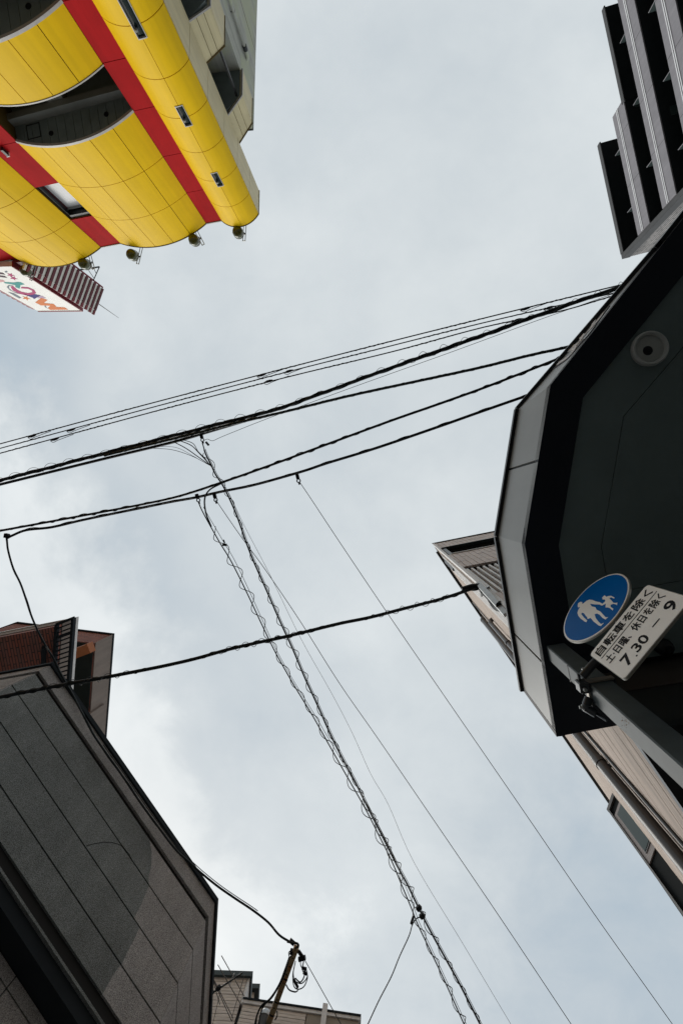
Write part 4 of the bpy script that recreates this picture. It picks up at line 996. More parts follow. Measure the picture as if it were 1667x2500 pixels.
# curved crack line
cr = [fm.px(KO[0] + x * KX, KO[1] + y * KX, -.009) for x, y in ((790, 318), (860, 298), (940, 284), (1010, 284), (1080, 302), (1120, 325), (1180, 395), (1200, 440))]
MB().tube([fm.pt(a, -.009, z) for a, z in cr], .005, 4).build('crack_line', M_GRV, gb)
# ledge and recessed lower wall
lp = offset_poly(gpoly, -.02)
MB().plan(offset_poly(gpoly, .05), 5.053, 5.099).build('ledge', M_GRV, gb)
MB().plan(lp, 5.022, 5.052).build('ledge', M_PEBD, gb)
MB().plan(offset_poly(gpoly, .03), 4.86, 5.021).build('ledge_shade', M_CAP, gb)  # dark block: the shade below the ledge is put into its colour
low = offset_poly(gpoly, .34)
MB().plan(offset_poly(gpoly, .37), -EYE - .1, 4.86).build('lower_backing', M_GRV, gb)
fl = Frame(low[0], gu, gn)
sv = fl.px(45, 2378)[0]; zr = [4.85, fl.px(36, 2442)[1], 1.2, -EYE]
LL = (low[1] - low[0]).length
for z1, z0 in zip(zr[:-1], zr[1:]):
    for a, b in ((0, sv), (sv, min(sv + 2.4, LL)), (min(sv + 2.4, LL), LL)):
        if b - a > .1: MB().fbox(fl, a + .008, b - .008, -.03, 0, z0 + .008, z1 - .008).build('lower_panel', M_PEBL, gb)

# ------------------------------------------------------------------ red-brown brick building behind it
HQ = 18.0
M_BRK = brick_mat('red_brick_face', (0.34, 0.13, 0.095), (0.25, 0.095, 0.075), (0.055, 0.040, 0.036), 0.62, 0.085, E1, msize=.012)
M_BRKS = brick_mat('red_brick_soffit', (0.36, 0.115, 0.08), (0.22, 0.11, 0.095), (0.05, 0.04, 0.038), 0.42, 0.085, E1, msize=.012, flatlay=True, vertical=True)
M_BROWN = mat('brown_render', (0.205, 0.165, 0.14), rough=0.8, var=0.12, scale=1.0, streak=.12)
M_ORNG = mat('orange_lit_beam', (0.36, 0.115, 0.035), rough=0.6, var=0.12)  # orange light on the beam is put into this colour
bb = thing('brick_building', 'red-brown brick block with dark recess rising behind the pebble-dashed roof', 'building', (*P2(277, 1548.6, HQ), -EYE))
Q = P2(277, 1548.6, HQ); dT = (P2(41.8, 1520, HQ) - Q).normalized(); dR = (P2(258, 1798, HQ) - Q).normalized()
LQ = (P2(41.8, 1520, HQ) - Q).length
Qe = Q + dT * LQ; Q3 = Qe + (P2(0, 1535, HQ) - Qe).normalized() * 6
zq = h_at(234.6, 1572.6, Q)
ring = [Q, Qe, Q3, Q3 + dR * 8, Q + dR * 12]
MB().plan(offset_poly(ring, .03), zq, HQ - .05).build('parapet', M_BRK, bb)
MB().plan(offset_poly(ring, -.03), HQ - .049, HQ + .05).build('coping', M_CAP, bb)
MB().plan(offset_poly(ring, .06), zq - .04, zq - .001).build('parapet_soffit', M_DKIN, bb)  # dark plate: shade under the parapet is put into its colour
frQ = Frame(Q, dR, (1, 0)); nQ = Vector((-dR.y, dR.x)); frQ.n = nQ if nQ.x > 0 else -nQ
MB().fbox(frQ, .0, 12, -.02, .012, zq + .02, HQ - .06).build('parapet_face', M_BROWN, bb)
sR = frQ.px(225, 1711)[0]
MB().fbox(frQ, 5.2, 12, -3.0, .010, 0, zq + .019).build('side_wall', M_BROWN, bb)
MB().plan(offset_poly(ring, 1.5), -EYE - .1, zq - .001).build('recess_wall', M_DKIN, bb)  # near-black colour stands in for the unlit recess
sp_ = frQ.px(243, 1728, .06)[0]; ztp = h_at(267, 1706, V2(frQ.pt(sp_, .06, 0)))
MB().fbox(frQ, sp_ - .05, sp_ + .05, .013, .12, 8, 17.6).build('drain_pipe', M_BROWN, bb)
MB().bar((*(V2(P(224, 1580, 15.9))), 15.9), (*(V2(P(138, 1613, 15.9))), 15.9), .36, h=.32).build('orange_beam', M_ORNG, bb)
# lower wing: brick-clad overhang with coping and a steel grating at its end
HN = 11.0
Nn = P2(134.7, 1530, HN)
ov = [Nn, Nn - E1 * 9, Nn - E1 * 9 + dR * 5, Nn + dR * 5]
wg = MB().plan(ov, HN, HN + .25).build('brick_soffit', M_BRKS, bb)
MB().plan(offset_poly(ov, -.02), HN + .251, HN + .75).build('wing_fascia', M_BROWN, bb)
MB().plan(offset_poly(ov, -.05), HN + .751, HN + .85).build('wing_coping', M_FIN, bb)
frN = Frame(Nn, -E1, -E2)
MB().tube([(*(V2(P(108, 1582, HN - .1))), HN - .1), (*(V2(P(107, 1625, HN - .1))), HN - .1)], .06, 8).build('soffit_pipe', M_CAP, bb)
MB().tube([(*(V2(P(108, 1582, HN - .1))), HN - .1), (*(V2(P(108, 1580, HN + .1))), HN + .1)], .06, 8).build('soffit_pipe', M_CAP, bb)
g0, g1 = P2(140, 1524, HN), P2(180.6, 1508.4, HN); g2, g3 = P2(168, 1680, HN), P2(131, 1690, HN)
gr = thing('steel_grating', 'small barred steel landing projecting beside the brick soffit', 'grating', (*g1, HN))
for a, b in ((g0, g1), (g1, g2), (g0, g3)):
    MB().bar((*a, HN), (*b, HN), .07, h=.10).build('frame', M_CAP, gr)
for i in range(1, 15):
    t = i / 15; a = g0.lerp(g3, t); b = g1.lerp(g2, t)
    MB().bar((*a, HN), (*b, HN), .035 if i != 3 else .08).build('bar', M_CAP, gr)

# ------------------------------------------------------------------ pale sided house at the bottom
HA, HM = 9.6, 9.0
M_WSID = mat('pale_siding', (0.60, 0.54, 0.49), rough=0.7, var=0.12, scale=3.0, stretch=(.5, .5, 5), speck=.12, sscale=9, bump=.5, bscale=6)
M_WSEAM = mat('siding_shadow_gap', (0.10, 0.085, 0.078), rough=0.9)
M_EAVE = mat('dark_teal_gutter', (0.035, 0.055, 0.060), rough=0.5, var=0.1)
M_BEIG = mat('beige_panel', (0.27, 0.235, 0.19), rough=0.7, var=0.08)
wh = thing('sided_house', 'pale horizontally sided house with flat roof behind the utility pole', 'house', (*P2(700, 2470, HM), -EYE))
A0 = P2(618, 2371, HA); dl = (P2(516, 2367.5, HA) - A0).normalized(); db = Vector((-.06, .998))
fa = Frame(A0 + dl * .06 + db * .06, dl, -db)
MB().plan([A0 + dl * .09 + db * .09, A0 + dl * 5, A0 + dl * 5 + db * 6, A0 + dl * .09 + db * 6], -EYE - .1, HA - .061).build('upper_body', M_WSEAM, wh)
MB().plan([A0, A0 + dl * 5, A0 + dl * 5 + db * 6, A0 + db * 6], HA - .06, HA).build('eave', M_EAVE, wh)
MB().fbox(fa, -.05, 5, .02, .07, HA - .11, HA - .061).build('gutter', M_EAVE, wh)
fr_ = Frame(A0 + dl * .06 + db * .06, db, -dl)
MB().fbox(fr_, 0.0, 6, .03, .07, HA - .13, HA - .061).build('gutter', M_EAVE, wh)
MB().fbox(fr_, -.0, 6, -.02, .028, HM, HA - .065).build('corner_board', M_FIN, wh)
nbo = 50; hz = .062
for i in range(nbo):
    z1 = HA - .065 - i * hz
    MB().fbox(fa, 0.03, 5, -.03, .0 + .003 * (i % 2), z1 - hz + .008, z1).build('siding_board', M_WSID, wh)
B0, B1 = P2(596, 2443, HM), P2(875, 2485, HM)
dm_ = (B1 - B0).normalized(); nm_ = Vector((dm_.y, -dm_.x)); LM = (B1 - B0).length
fmn = Frame(B0, dm_, nm_)
MB().plan([B0 - nm_ * .06, B1 - nm_ * .06, B1 - nm_ * 7, B0 - nm_ * 7], -EYE - .1, HM - .06).build('main_body', M_WSEAM, wh)
MB().fbox(fmn, -.03, LM + .04, -.25, .03, HM - .06, HM).build('roof_coping', M_FIN, wh)
MB().fbox(fmn, -.03, LM + .05, -.28, .05, HM + .001, HM + .03).build('roof_coping', M_CAP, wh)
sb = fmn.px(748, 2472)[0]
for i in range(nbo):
    z1 = HM - .07 - i * hz
    MB().fbox(fmn, 0.0, sb, -.055, .0 + .003 * (i % 2), z1 - hz + .008, z1).build('siding_board', M_WSID, wh)
MB().fbox(fmn, sb + .02, LM, -.055, 0.002, 6, HM - .065).build('beige_panel', M_BEIG, wh)
s_, z_ = fmn.px(792, 2478)
MB().fbox(fmn, s_ - .05, s_ + .05, .003, .09, 6, HM + .10).build('vent_pipe', M_FIN, wh)
D0 = P2(635.4, 2401.5, 9.9)
MB().plan([D0 + dl * .1 + db * .1, D0 + dl * 1.2, D0 + dl * 1.2 + db * 2.4, D0 + dl * .1 + db * 2.4], 8.5, 9.8).build('rear_dormer', M_WSID, wh)
MB().plan([D0, D0 + dl * 1.3, D0 + dl * 1.3 + db * 2.5, D0 + db * 2.5], 9.801, 9.9).build('dormer_eave', M_EAVE, wh)

# ------------------------------------------------------------------ television aerial on the pebble-dashed roof
M_ALU = mat('weathered_rod', (0.16, 0.14, 0.125), rough=0.5, metal=.3, var=.2)
HAe = 8.3
b0, b1 = P(512, 2429, HAe), P(592.6, 2374.7, HAe)
ae = thing('television_aerial', 'spindly television aerial with crossed rods above the parapet', 'aerial', (*b0.xy, HG))
MB().tube([b0, b1], .016, 8).build('boom', M_BLACKM, ae)
ms = b0.xy + Vector((-.02, .04))
MB().tube([(*ms, HG - .05), (*ms, HAe + .05)], .02, 8).build('mast', M_BLACKM, ae)
MB().box((*P2(534, 2412, HAe), HAe), .09, .07, .07, (b1 - b0).xy).build('junction_box', M_BLACK, ae, bevel=.012)
MB().box((*P2(517, 2424, HAe), HAe), .07, .05, .06, (b1 - b0).xy).build('clamp', M_BLACK, ae)
ZXs, ZOo = 260 / 1568, (460, 2320)
def zp(x, y, h=HAe): return P(ZOo[0] + x * ZXs, ZOo[1] + y * ZXs, h)
for a, b in (((488, 80), (820, 670)), ((435, 213), (778, 808)), ((345, 370), (465, 800))):
    MB().tube([zp(*a), zp(*b)], .0075, 6).build('element', M_ALU, ae)
MB().tube([zp(340, 375), zp(640, 1045), zp(660, 1000), zp(350, 380)], .0075, 6).build('loop_dipole', M_ALU, ae)
MB().tube([zp(828, 360), zp(640, 990)], .006, 6).build('element', M_ALU, ae)
MB().tube([zp(470, 620), zp(360, 1086)], .006, 6).build('element', M_ALU, ae)
MB().tube([zp(605, 515), zp(640, 430), zp(676, 340)], .012, 6).build('reflector_stub', M_FIN, ae)

# ------------------------------------------------------------------ utility pole with a rusty arm
HP = 7.2
M_RARM = mat('rusty_arm', (0.34, 0.25, 0.14), rough=0.7, var=0.2, scale=6, tint=(0.46, 0.20, 0.06))
a0 = P(724, 2312, HP); a1 = P(658, 2492, HP); a2 = a1 + (a1 - a0) * .25
pc = P2(648, 2478, HP + .15)
ad = (a1 - a0).xy.normalized(); an = Vector((-ad.y, ad.x))
up_ = thing('utility_pole', 'utility pole with black sleeve and rusty perforated arm near the sided house', 'utility pole', (*pc, -EYE))
an = an if an.dot(a0.xy - pc) > 0 else -an
M_POLE = mat('concrete_pole', (0.075, 0.078, 0.08), rough=.7, var=.12)
MB().tube([(*pc, -EYE - .1), (*pc, HP + .10)], .125, 18, r1=.092).build('pole', M_POLE, up_, smooth=True)
MB().lathe((*pc, HP + .10), (0, 0, 1), [(0, .098), (.05, .098), (.10, .07), (.13, .02)], 18).build('pole_cap', M_STEEL, up_, smooth=True)
MB().lathe((*pc, HP - 2.2), (0, 0, 1), [(0, .118), (2.1, .105)], 18).build('sleeve', M_BLACK, up_, smooth=True)
for z in (HP - .35, HP - .18):
    MB().lathe((*pc, z), (0, 0, 1), [(0, .112), (.025, .112)], 18).build('steel_band', M_LAMPW, up_)
arm_w = .085
arm = MB().bar(a0, a2, arm_w, h=.06).build('arm', M_RARM, up_)
L_ = (a2 - a0).length
for i in range(9):
    q = a0.lerp(a2, .10 + i * .09); MB().lathe((q.x, q.y, HP - .031), (0, 0, -1), [(0, .012), (.003, .012)], 8).build('bolt_hole', M_BLACK, arm)
for t_ in (.33, .58, .72):
    q = a0.lerp(a2, t_); MB().box((q.x, q.y, HP), .02, .09, .075, ad).build('strap', M_BLACKM, arm)
# fittings at the arm's end
mb = MB()
def off(q, a, b, z): r = q.xy + ad * a + an * b; return (r.x, r.y, q.z + z)
MB().tube([off(a0, -.01, -.05, .02), off(a0, -.03, -.14, .03)], .035, 10).build('insulator', M_BLACK, up_, smooth=True)
MB().tube([off(a0, .05, .05, .0), off(a0, .10, .14, -.01)], .028, 10).build('insulator', M_BLACK, up_, smooth=True)
MB().tube([off(a0, .17, .10, -.01), off(a0, .10, .19, 0)], .036, 10).build('insulator', M_BLACK, up_, smooth=True)
MB().box(off(a0, .10, -.05, -.01), .06, .06, .08, ad).build('clamp', M_BLACK, up_, bevel=.01)
CXs, COo = 500 / 1568, (440, 2200)
def cpt(x, y, h=HP): return P(COo[0] + x * CXs, COo[1] + y * CXs, h)
for pts, r_ in (([(820, 310), (860, 318), (895, 325), (905, 345), (880, 360)], .018), ([(835, 430), (800, 530), (757, 640), (690, 745), (625, 800), (590, 870), (568, 960)], .014),
                ([(832, 440), (806, 540), (770, 625), (705, 735), (640, 800), (612, 880), (600, 960)], .011), ([(828, 455), (792, 560), (748, 662), (680, 755), (600, 840), (580, 960)], .010),
                ([(880, 470), (866, 550), (880, 610), (930, 630), (972, 580), (965, 520)], .008), ([(920, 450), (925, 500), (960, 540), (975, 580), (950, 650), (905, 675), (870, 650), (862, 560), (882, 460)], .008),
                ([(945, 460), (935, 520), (950, 570), (920, 620), (880, 590)], .010), ([(810, 640), (835, 680), (880, 695), (900, 685)], .010),
                ([(845, 380), (830, 395), (840, 430), (862, 400)], .008), ([(742, 840), (742, 880), (725, 910)], .010)):
    MB().tube(catmull([cpt(x, y, HP - .03 - .02 * i) for i, (x, y) in enumerate(pts)], 5), r_, 6).build('jumper_wire', M_CABLE, up_, smooth=True)
for a, b in (((930, 510), (968, 520)), ((940, 545), (970, 560)), ((868, 600), (900, 660))):
    MB().tube([cpt(*a, HP - .1), cpt(*b, HP - .1)], .022, 7).build('splice', M_BLACK, up_)

# ------------------------------------------------------------------ overhead cables
def path(pts, h0, h1, n=6, ext0=0.0, ext1=0.0, hs=None):
    """a cable through pixel points, its height running from h0 to h1; ext0/ext1 metres carried on beyond the ends"""
    pp = catmull([(x, y, 0) for x, y in pts], n)
    L = [0]
    for a, b in zip(pp[:-1], pp[1:]): L.append(L[-1] + (b - a).length)
    out = [P(p.x, p.y, lerp(h0, h1, l / L[-1])) for p, l in zip(pp, L)]
    if ext0: d = (out[0] - out[2]).normalized(); out.insert(0, out[0] + d * ext0)
    if ext1: d = (out[-1] - out[-3]).normalized(); out.append(out[-1] + d * ext1)
    return out
def resample(pts, step):
    out = [pts[0]]; acc = 0.0
    for a, b in zip(pts[:-1], pts[1:]):
        L = (b - a).length; t = step - acc
        while t <= L: out.append(a.lerp(b, t / L)); t += step
        acc = (acc + L) % step
    if (out[-1] - pts[-1]).length > 1e-3: out.append(pts[-1])
    return out
def coil(pts, rad, period, phase=0.0, ecc=1.0, jit=0.25, step=None, ofs=0.0):
    """points winding round a path"""
    pts = resample(pts, step or period / 14); out = []; ph = phase; a = None
    for i, p in enumerate(pts):
        t = (pts[min(i + 1, len(pts) - 1)] - pts[max(i - 1, 0)]).normalized()
        side = t.cross(Vector((0, 0, 1))).normalized(); up = side.cross(t)
        ph += (2 * math.pi / 14) * (1 + random.uniform(-jit, jit) * .3)
        rr = rad * (1 + jit * math.sin(i * .045 + phase))
        out.append(p + side * (math.cos(ph) * rr + ofs) + up * math.sin(ph) * rr * ecc)
    return out
def rpx(px, h): return px * h / F / 2
def cable(name, label, pts, r, group=None, ma=None, cat='cable', sides=7):
    o = MB().tube(pts, r, sides).build(name, ma or M_CABLE, None, smooth=True); return tag(o, label, cat, group)
def hanger(par, x, y, h, tilt=(1, 2.2)):
    """suspension clamp: body, ring and tail"""
    c = P(x, y, h); d = (P(x + tilt[0] * 10, y + tilt[1] * 10, h) - c).normalized()
    k = MB().bar(c, c + d * .085, .055, h=.05).build('suspension_clamp', M_BLACK, par, bevel=.006)
    ring = [c + d * .115 + (d * math.cos(g) + Vector((-d.y, d.x, 0)) * math.sin(g)) * .030 for g in [i * math.pi / 6 for i in range(13)]]
    MB().tube(ring, .010, 6).build('ring', M_BLACK, k)
    MB().tube([c + d * .14, c + d * .185], .018, 6).build('thimble', M_BLACK, k)
    return k
random.seed(5)
G3 = 'three power lines crossing above the other cables'
h3 = 11.0
for i, (pts, w, lab) in enumerate((([(0, 1084), (311, 1000), (640, 914), (920, 842), (1180, 777), (1345, 736.7), (1508, 697)], 3.0, 'topmost of the three parallel power lines crossing above all the other cables'),
                                  ([(0, 1095), (352, 1000), (690, 911), (940, 848), (1180, 788), (1447, 727), (1500, 715)], 2.8, 'middle of the three parallel power lines crossing the sky'),
                                  ([(0, 1107), (395, 1000), (700, 921), (960, 858), (1180, 799), (1366, 760), (1480, 727)], 3.0, 'lowest of the three parallel power lines crossing the sky'))):
    pts = path(pts, h3 + .06 * i, h3 + .06 * i, 6, 8, 10)
    o = cable('power_line', lab, pts, rpx(w, h3), G3)
    MB().tube(coil(pts, rpx(w, h3) * .75, .22, i, 1.0, .5), rpx(1.3, h3), 5).build('wrap_wire', M_WIRE, o)
    for jx, jy in (((80, 1063), (640, 914), (1283, 752)), ((175, 1048), (705, 905), (1340, 750)), ((135, 1071), (655, 929.5), (1262, 780)))[i]:
        c = P(jx, jy + 1.5, h3 + .06 * i); d = (P(jx + 20, jy - 5, h3 + .06 * i) - c).normalized()
        k = MB().tube([c - d * .12, c - d * .03, c + d * .05, c + d * .12], [.012, .034, .030, .010], 7).build('spacer_clamp', M_BLACK, o)
        MB().tube(catmull([c - d * .14, c - d * .05 + Vector((.02, .07, -.02)), c + d * .10 + Vector((0, .05, 0)), c + d * .55 + Vector((.0, .03, 0))], 5), .008, 5).build('tie_wire', M_WIRE, k)
# main bundle
hA = 8.4
pA = path([(0, 1173), (125, 1141), (255, 1107), (380, 1075), (490, 1047), (580, 1024), (673, 1000), (800, 955), (925, 909), (1050, 864), (1180, 818), (1340, 760), (1506, 703)], hA, hA, 6, 8, 10)
rA = rpx(8.5, hA)
A = cable('cable_bundle', 'thickest black cable bundle crossing the sky from left edge to canopy', pA, rA, None, sides=10)
for k in range(5):
    sub = coil(pA, rA * .75, .9, k * 1.3, 1.0, .3)
    MB().tube(sub, rA * .42, 6).build('strand', M_CABLEG if k % 2 else M_CABLE, A, smooth=True)
lo = path([(0, 1183), (125, 1152), (255, 1120), (380, 1090), (450, 1072), (520, 1051), (600, 1027)], hA - .02, hA - .02, 6, 8, 0)
MB().tube(lo, rpx(7.5, hA), 8).build('lower_cable', M_CABLE, A, smooth=True)
MB().tube(coil(pA, rA * 1.5, .40, 0, 1.0, .35, ofs=.02), rpx(1.2, hA), 5).build('lashing_wire', M_WIRE, A)
# second bundle leaving it
pA2 = path([(255, 1112), (380, 1082), (490, 1055), (560, 1037), (610, 1025), (700, 1004), (850, 967), (1021, 930), (1169, 898), (1290, 868), (1372, 850), (1440, 833)], hA - .08, hA - .3, 6, 0, 9)
A2 = cable('cable_bundle', 'dark green twisted cable bundle branching from the thickest one toward the canopy', pA2, rpx(6.5, hA), None, M_CABLEG, sides=9)
for k in range(3):
    MB().tube(coil(pA2, rpx(6, hA) * .55, .32, k * 2.1, 1.0, .3), rpx(3.6, hA), 6).build('strand', M_CABLEG, A2, smooth=True)
# thin wire starting at the hanger
pT = path([(497, 1076), (507, 1072), (520, 1076), (545, 1065), (640, 1027), (750, 986), (915, 926), (1100, 860), (1290, 790), (1400, 751)], hA - .12, hA - .05, 5, 0, 8)
cable('thin_wire', 'very thin wire running just under the thickest bundle', pT, rpx(1.3, hA), None, M_WIRE, 'wire', 5)
# the two lower cables
hB = 7.8
pB1 = path([(0, 1296), (120, 1274), (255, 1249), (350, 1231), (439, 1211), (541, 1178), (660, 1136), (800, 1084), (957, 1026), (1060, 990), (1169, 951), (1260, 916), (1346, 882), (1420, 852)], hB, hB, 6, 7, 9)
B1c = cable('communication_cable', 'upper of the two lower cables rising right to the canopy edge', pB1, rpx(6.2, hB), None, sides=9)
MB().tube(coil(pB1, rpx(6.5, hB), .42, 1, 1.0, .3), rpx(2.2, hB), 5).build('lashing_wire', M_CABLE, B1c)
pB2 = path([(20, 1312), (32, 1306), (66, 1293), (127, 1286), (200, 1269), (281, 1252), (350, 1238), (418, 1224), (480, 1213), (541, 1199), (615, 1184), (689, 1164), (750, 1146), (800, 1129), (914, 1094), (1063, 1043), (1170, 1005), (1282, 966), (1360, 940)], hB - .1, hB - .1, 6, 0, 9)
B2c = cable('communication_cable', 'lower of the two lower cables, bending down at the left edge', pB2, rpx(4.6, hB), None, sides=9)
MB().tube([p + Vector((.01, .022, -.01)) for p in pB2], rpx(2.6, hB), 6).build('support_wire', M_CABLE, B2c, smooth=True)
MB().tube(coil(pB2, rpx(4.8, hB), .7, 1, 1.0, .3), rpx(1.6, hB), 5).build('lashing_wire', M_CABLE, B2c)
hanger(B2c, 480, 1206, hB - .12, (.3, 1)); hanger(B2c, 523, 1205, hB - .12, (.25, 1)); hanger(B2c, 725, 1158, hB - .12, (.25, 1))
hanger(A, 491, 1060, hA - .03, (.25, 1))
MB().tube([P(503, 1079, hA - .1), P(510, 1087, hA - .1)], .022, 7).build('splice', M_BLACK, A)
# drop at the left that follows the pebble-dashed parapet to the pole
pD = path([(16, 1306), (18, 1322), (21, 1345), (33, 1387), (51, 1425), (64, 1462), (80, 1510), (104, 1562), (130, 1606), (152, 1650), (176, 1692), (202, 1742), (228, 1792), (262, 1842), (300, 1895), (345, 1962), (395, 2030), (430, 2075), (457, 2100), (490, 2130), (532, 2164), (575, 2194), (617, 2222), (655, 2252), (682, 2283), (712, 2302)], hB - .1, HP + .02, 5, 0, 0)
# keep it just clear of the parapet face
fix = []
for p in pD:
    dd = (p.xy - GJ).dot(gn)
    s_ = (p.xy - GJ).dot(gu)
    if -.2 < s_ < LG + .1 and dd < .10: k = .10 - dd; q = p.xy + gn * k; sc_k = q.length / p.xy.length; fix.append(Vector((p.x, p.y, p.z)))
    else: fix.append(p)
# where the straight run would cut the wall, bring the cable lower along the same sight line
for i, p in enumerate(fix):
    s_ = (p.xy - GJ).dot(gu); dd = (p.xy - GJ).dot(gn)
    if -.3 < s_ < LG + .3 and dd < .09:
        a_ = GJ.dot(gn) + .09; t = a_ / p.xy.dot(gn); fix[i] = Vector((p.x * t, p.y * t, p.z * t))
pD = fix
Dc = cable('drop_cable', 'black drop cable hanging from left edge along the pebble-dashed parapet to the pole', pD, rpx(4.6, hB), None, sides=8)
MB().tube(coil(pD, rpx(3, hB), 1.3, 0, 1.0, .3), rpx(2.2, hB), 5).build('strand', M_CABLE, Dc, smooth=True)
MB().tube([p + Vector((.03, -.02, .01)) for p in pD[len(pD) // 2:-14]], rpx(1.8, hB), 5).build('strand', M_CABLE, Dc, smooth=True)
MB().bar(P(13, 1307, hB - .1), P(22, 1309, hB - .1), .08, h=.06).build('clamp', M_BLACK, Dc)
# the two lashed cables descending to lower right
hE = 7.6
pE1 = path([(494, 1080), (503, 1108), (516, 1134), (527, 1158), (543, 1182), (560, 1215), (577, 1254), (590, 1290), (604, 1330), (622, 1375), (650, 1438), (684, 1516), (716, 1586), (745, 1655), (776, 1722), (805, 1788), (833, 1845), (868, 1910), (905, 1985), (935, 2044), (968, 2110), (995, 2160), (1018, 2208), (1045, 2262), (1085, 2335), (1122, 2402), (1172, 2500)], hA - .12, hE - .2, 5, 0, 8)
E1c = cable('lashed_cable', 'right one of two spiral-lashed cables descending to the bottom edge', pE1, rpx(3.2, hE), 'spiral-lashed cables descending between the buildings', sides=7)
for k, (o_, w_) in enumerate(((Vector((.02, -.006, .01)), 1.5), (Vector((-.012, .006, .0)), 2.0))):
    MB().tube([p + o_ for p in pE1[3:]], rpx(w_, hE), 5).build('support_wire', M_WIRE, E1c)
MB().tube(coil(pE1[4:], .050, .43, 2.0, .9, .35), rpx(1.9, hE), 5).build('spiral_wire', M_WIRE, E1c)
pE2 = path([(485, 1226), (492, 1243), (505, 1268), (520, 1295), (540, 1330), (560, 1362), (582, 1404), (612, 1466), (640, 1526), (668, 1584), (692, 1628), (722, 1680), (760, 1742), (790, 1795), (822, 1852), (858, 1915), (892, 1975), (925, 2040), (955, 2100), (980, 2160), (1003, 2215), (1020, 2258), (1052, 2325), (1085, 2395), (1132, 2500)], hB - .2, hE - .35, 5, 0, 8)
E2c = cable('lashed_cable', 'left one of two spiral-lashed cables, starting at the clamp cluster', pE2, rpx(3.0, hE), 'spiral-lashed cables descending between the buildings', sides=7)
MB().tube([p + Vector((.04 + .02 * math.sin(i * .1), -.012, .02)) for i, p in enumerate(pE2[4:])], rpx(1.4, hE), 5).build('support_wire', M_WIRE, E2c)
MB().tube(coil(pE2[14:], .060, .47, .4, .9, .35, ofs=.014), rpx(1.9, hE), 5).build('spiral_wire', M_WIRE, E2c)
MB().tube(catmull([P(541, 1180, hB - .02), P(512, 1196, hB - .05), P(500, 1218, hB - .1), P(503, 1252, hB - .16), P(516, 1286, hB - .2)], 6), rpx(4, hB), 7).build('loop_cable', M_CABLE, E2c, smooth=True)
c = P(548, 1333, hB - .25); MB().bar(c - Vector((.03, .02, 0)), c + Vector((.04, -.02, 0)), .04).build('clamp', M_BLACK, E2c)
MB().tube([P(546, 1318, hB - .2), P(549, 1326, hB - .22)], .012, 5).build('clamp_bolt', M_BLACK, E2c)
for (x, y) in ((1022, 2217), (1030, 2236)):
    c = P(x, y, hE - .22); MB().box(c, .09, .07, .06, (1, -1)).build('clamp', M_BLACK, E1c, bevel=.01)
# fan of small wires joining the lashed cable from the bundle
for pts, w in (([(365, 1094), (420, 1098), (470, 1114), (512, 1136)], 1.4), ([(425, 1079), (455, 1095), (485, 1116), (516, 1138)], 2.4), ([(440, 1076), (468, 1088), (488, 1108), (518, 1140)], 2.4), ([(448, 1074), (472, 1083), (484, 1102), (500, 1118), (521, 1146)], 1.8), ([(380, 1090), (432, 1093), (480, 1118)], 1.0)):
    MB().tube(path(pts, hA - .05, hA - .2, 6), rpx(w, hA), 5).build('tap_wire', M_WIRE, E1c)
# thin straight wires
pE3 = path([(527, 1220), (545, 1247), (590, 1312), (650, 1394), (735, 1520), (829, 1669), (925, 1807), (1063, 2009), (1222, 2243), (1393, 2500)], hB - .2, hE - .3, 5, 0, 8)
cable('thin_wire', 'straight thin wire from the double clamp down to the bottom edge', pE3, rpx(1.7, hE), None, M_WIRE, 'wire', 5)
pE4 = path([(731, 1176), (760, 1219), (830, 1325), (951, 1505), (1100, 1722), (1276, 1978), (1450, 2232), (1640, 2500)], hB - .2, hE - .3, 5, 0, 8)
cable('thin_wire', 'rightmost straight thin wire hanging from its own clamp', pE4, rpx(1.7, hE), None, M_WIRE, 'wire', 5)
pE5 = path([(545, 1180), (560, 1206), (600, 1290), (659, 1403), (735, 1560), (808, 1690), (860, 1790), (905, 1890), (948, 1965), (1010, 2105), (1127, 2300), (1246, 2500)], hA - .2, hE - .1, 5, 0, 8)
cable('thin_wire', 'faintest grey wire between the lashed cables and the straight wires', pE5, rpx(1.0, hE), None, M_WIREG, 'wire', 5)
pF = path([(1028, 2238), (1016, 2243), (1006, 2258), (998, 2285), (975, 2335), (955, 2384), (925, 2442), (898, 2500)], hE - .25, hE - 1.0, 5, 0, 7)
Ff = cable('drop_wire', 'short drop wire leaving the lashed cables toward the bottom edge', pF, rpx(2.6, hE), None, M_CABLE, 'wire', 6)
MB().tube([P(1009, 2237, hE - .25), P(1006, 2246, hE - .26), P(1003, 2256, hE - .28)], .02, 6).build('splice', M_BLACK, Ff)
pH = path([(744, 2344), (760, 2372), (778, 2404), (805, 2452), (832, 2500)], HP - .02, HP - .4, 5, 0, 6)
cable('drop_wire', 'thin wire running from the rusty arm to the bottom edge', pH, rpx(1.8, HP), None, M_CABLE, 'wire', 5)
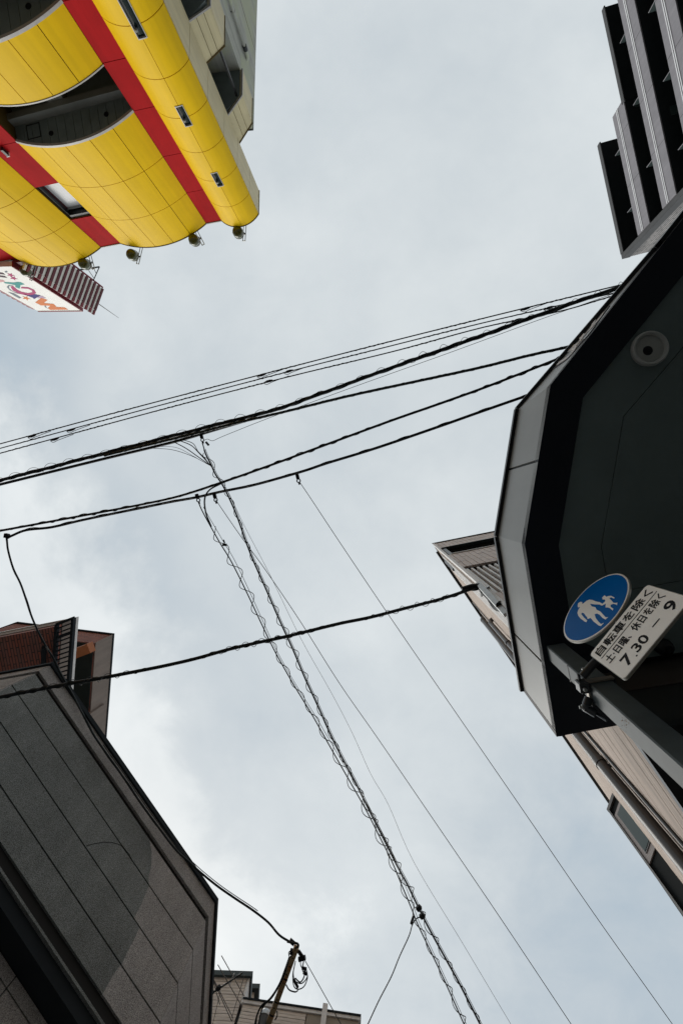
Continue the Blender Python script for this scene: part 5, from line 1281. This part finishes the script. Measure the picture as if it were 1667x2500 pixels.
# thick lashed cable from the corner building across the alley
hG0, hG1 = 8.0, 6.2
gp_ = [(0, 1702), (80, 1686), (160, 1671), (240, 1657), (319, 1642), (400, 1626), (478, 1608), (560, 1585), (638, 1567), (690, 1556), (744, 1543), (830, 1522), (904, 1507), (985, 1486), (1063, 1466), (1100, 1455), (1127, 1446), (1150, 1438), (1170, 1436)]
pG = path(gp_, hG1, hG0, 5, 4, 0)
Gc = cable('lashed_cable', 'thick wrapped cable running from the tiled corner building to the left edge', pG, rpx(8.6, 7.2), None, sides=10)
MB().tube(coil(pG, rpx(6.5, 7.2), .36, 0, 1.0, .35), rpx(4.0, 7.2), 6).build('wrap_strand', M_CABLE, Gc, smooth=True)
MB().tube(coil(pG, rpx(11.0, 7.2), .27, 2, 1.0, .5), rpx(1.5, 7.2), 5).build('lashing_wire', M_WIRE, Gc)
# bracket and junction where it meets the building
bk = thing('cable_bracket', 'weathered steel cable bracket with looped cables on the tiled corner building', 'bracket', P(1200, 1455, 7.6))
MB().bar(P(1166, 1424, 8.1), P(1236, 1500, 6.5), .085, h=.05).build('arm', M_STEEL, bk)
MB().bar(P(1172, 1448, 7.9), P(1196, 1437, 7.9), .10, h=.06).build('plate', M_STEEL, bk)
MB().tube([P(1128, 1440, 8.0), P(1150, 1433, 8.0), P(1172, 1431, 8.0)], .055, 10).build('cable_clamp', M_BLACK, bk, smooth=True)
for k in range(4):
    MB().tube(catmull([P(1172, 1440 + k, 7.95), P(1190, 1452 + 3 * k, 7.6), P(1202, 1472 + 3 * k, 7.3), P(1216, 1482 + 3 * k, 7.0), P(1232, 1484 + 2 * k, 6.8)], 5), .020, 7).build('cable_loop', M_CABLE if k % 2 else M_CABLEG, bk, smooth=True)
MB().lathe(P(1219, 1478, 6.9), (.3, .2, 1), [(-.10, .05), (.10, .05)], 10).build('coil', M_BLACK, bk)
for k in range(3):
    ring = [P(1220 + 6 * math.cos(g), 1477 + 9 * math.sin(g) + k, 6.9) for g in [i * math.pi / 8 for i in range(17)]]
    MB().tube(ring, .010, 5).build('cable_coil', M_STEEL if k == 1 else M_CABLE, bk)
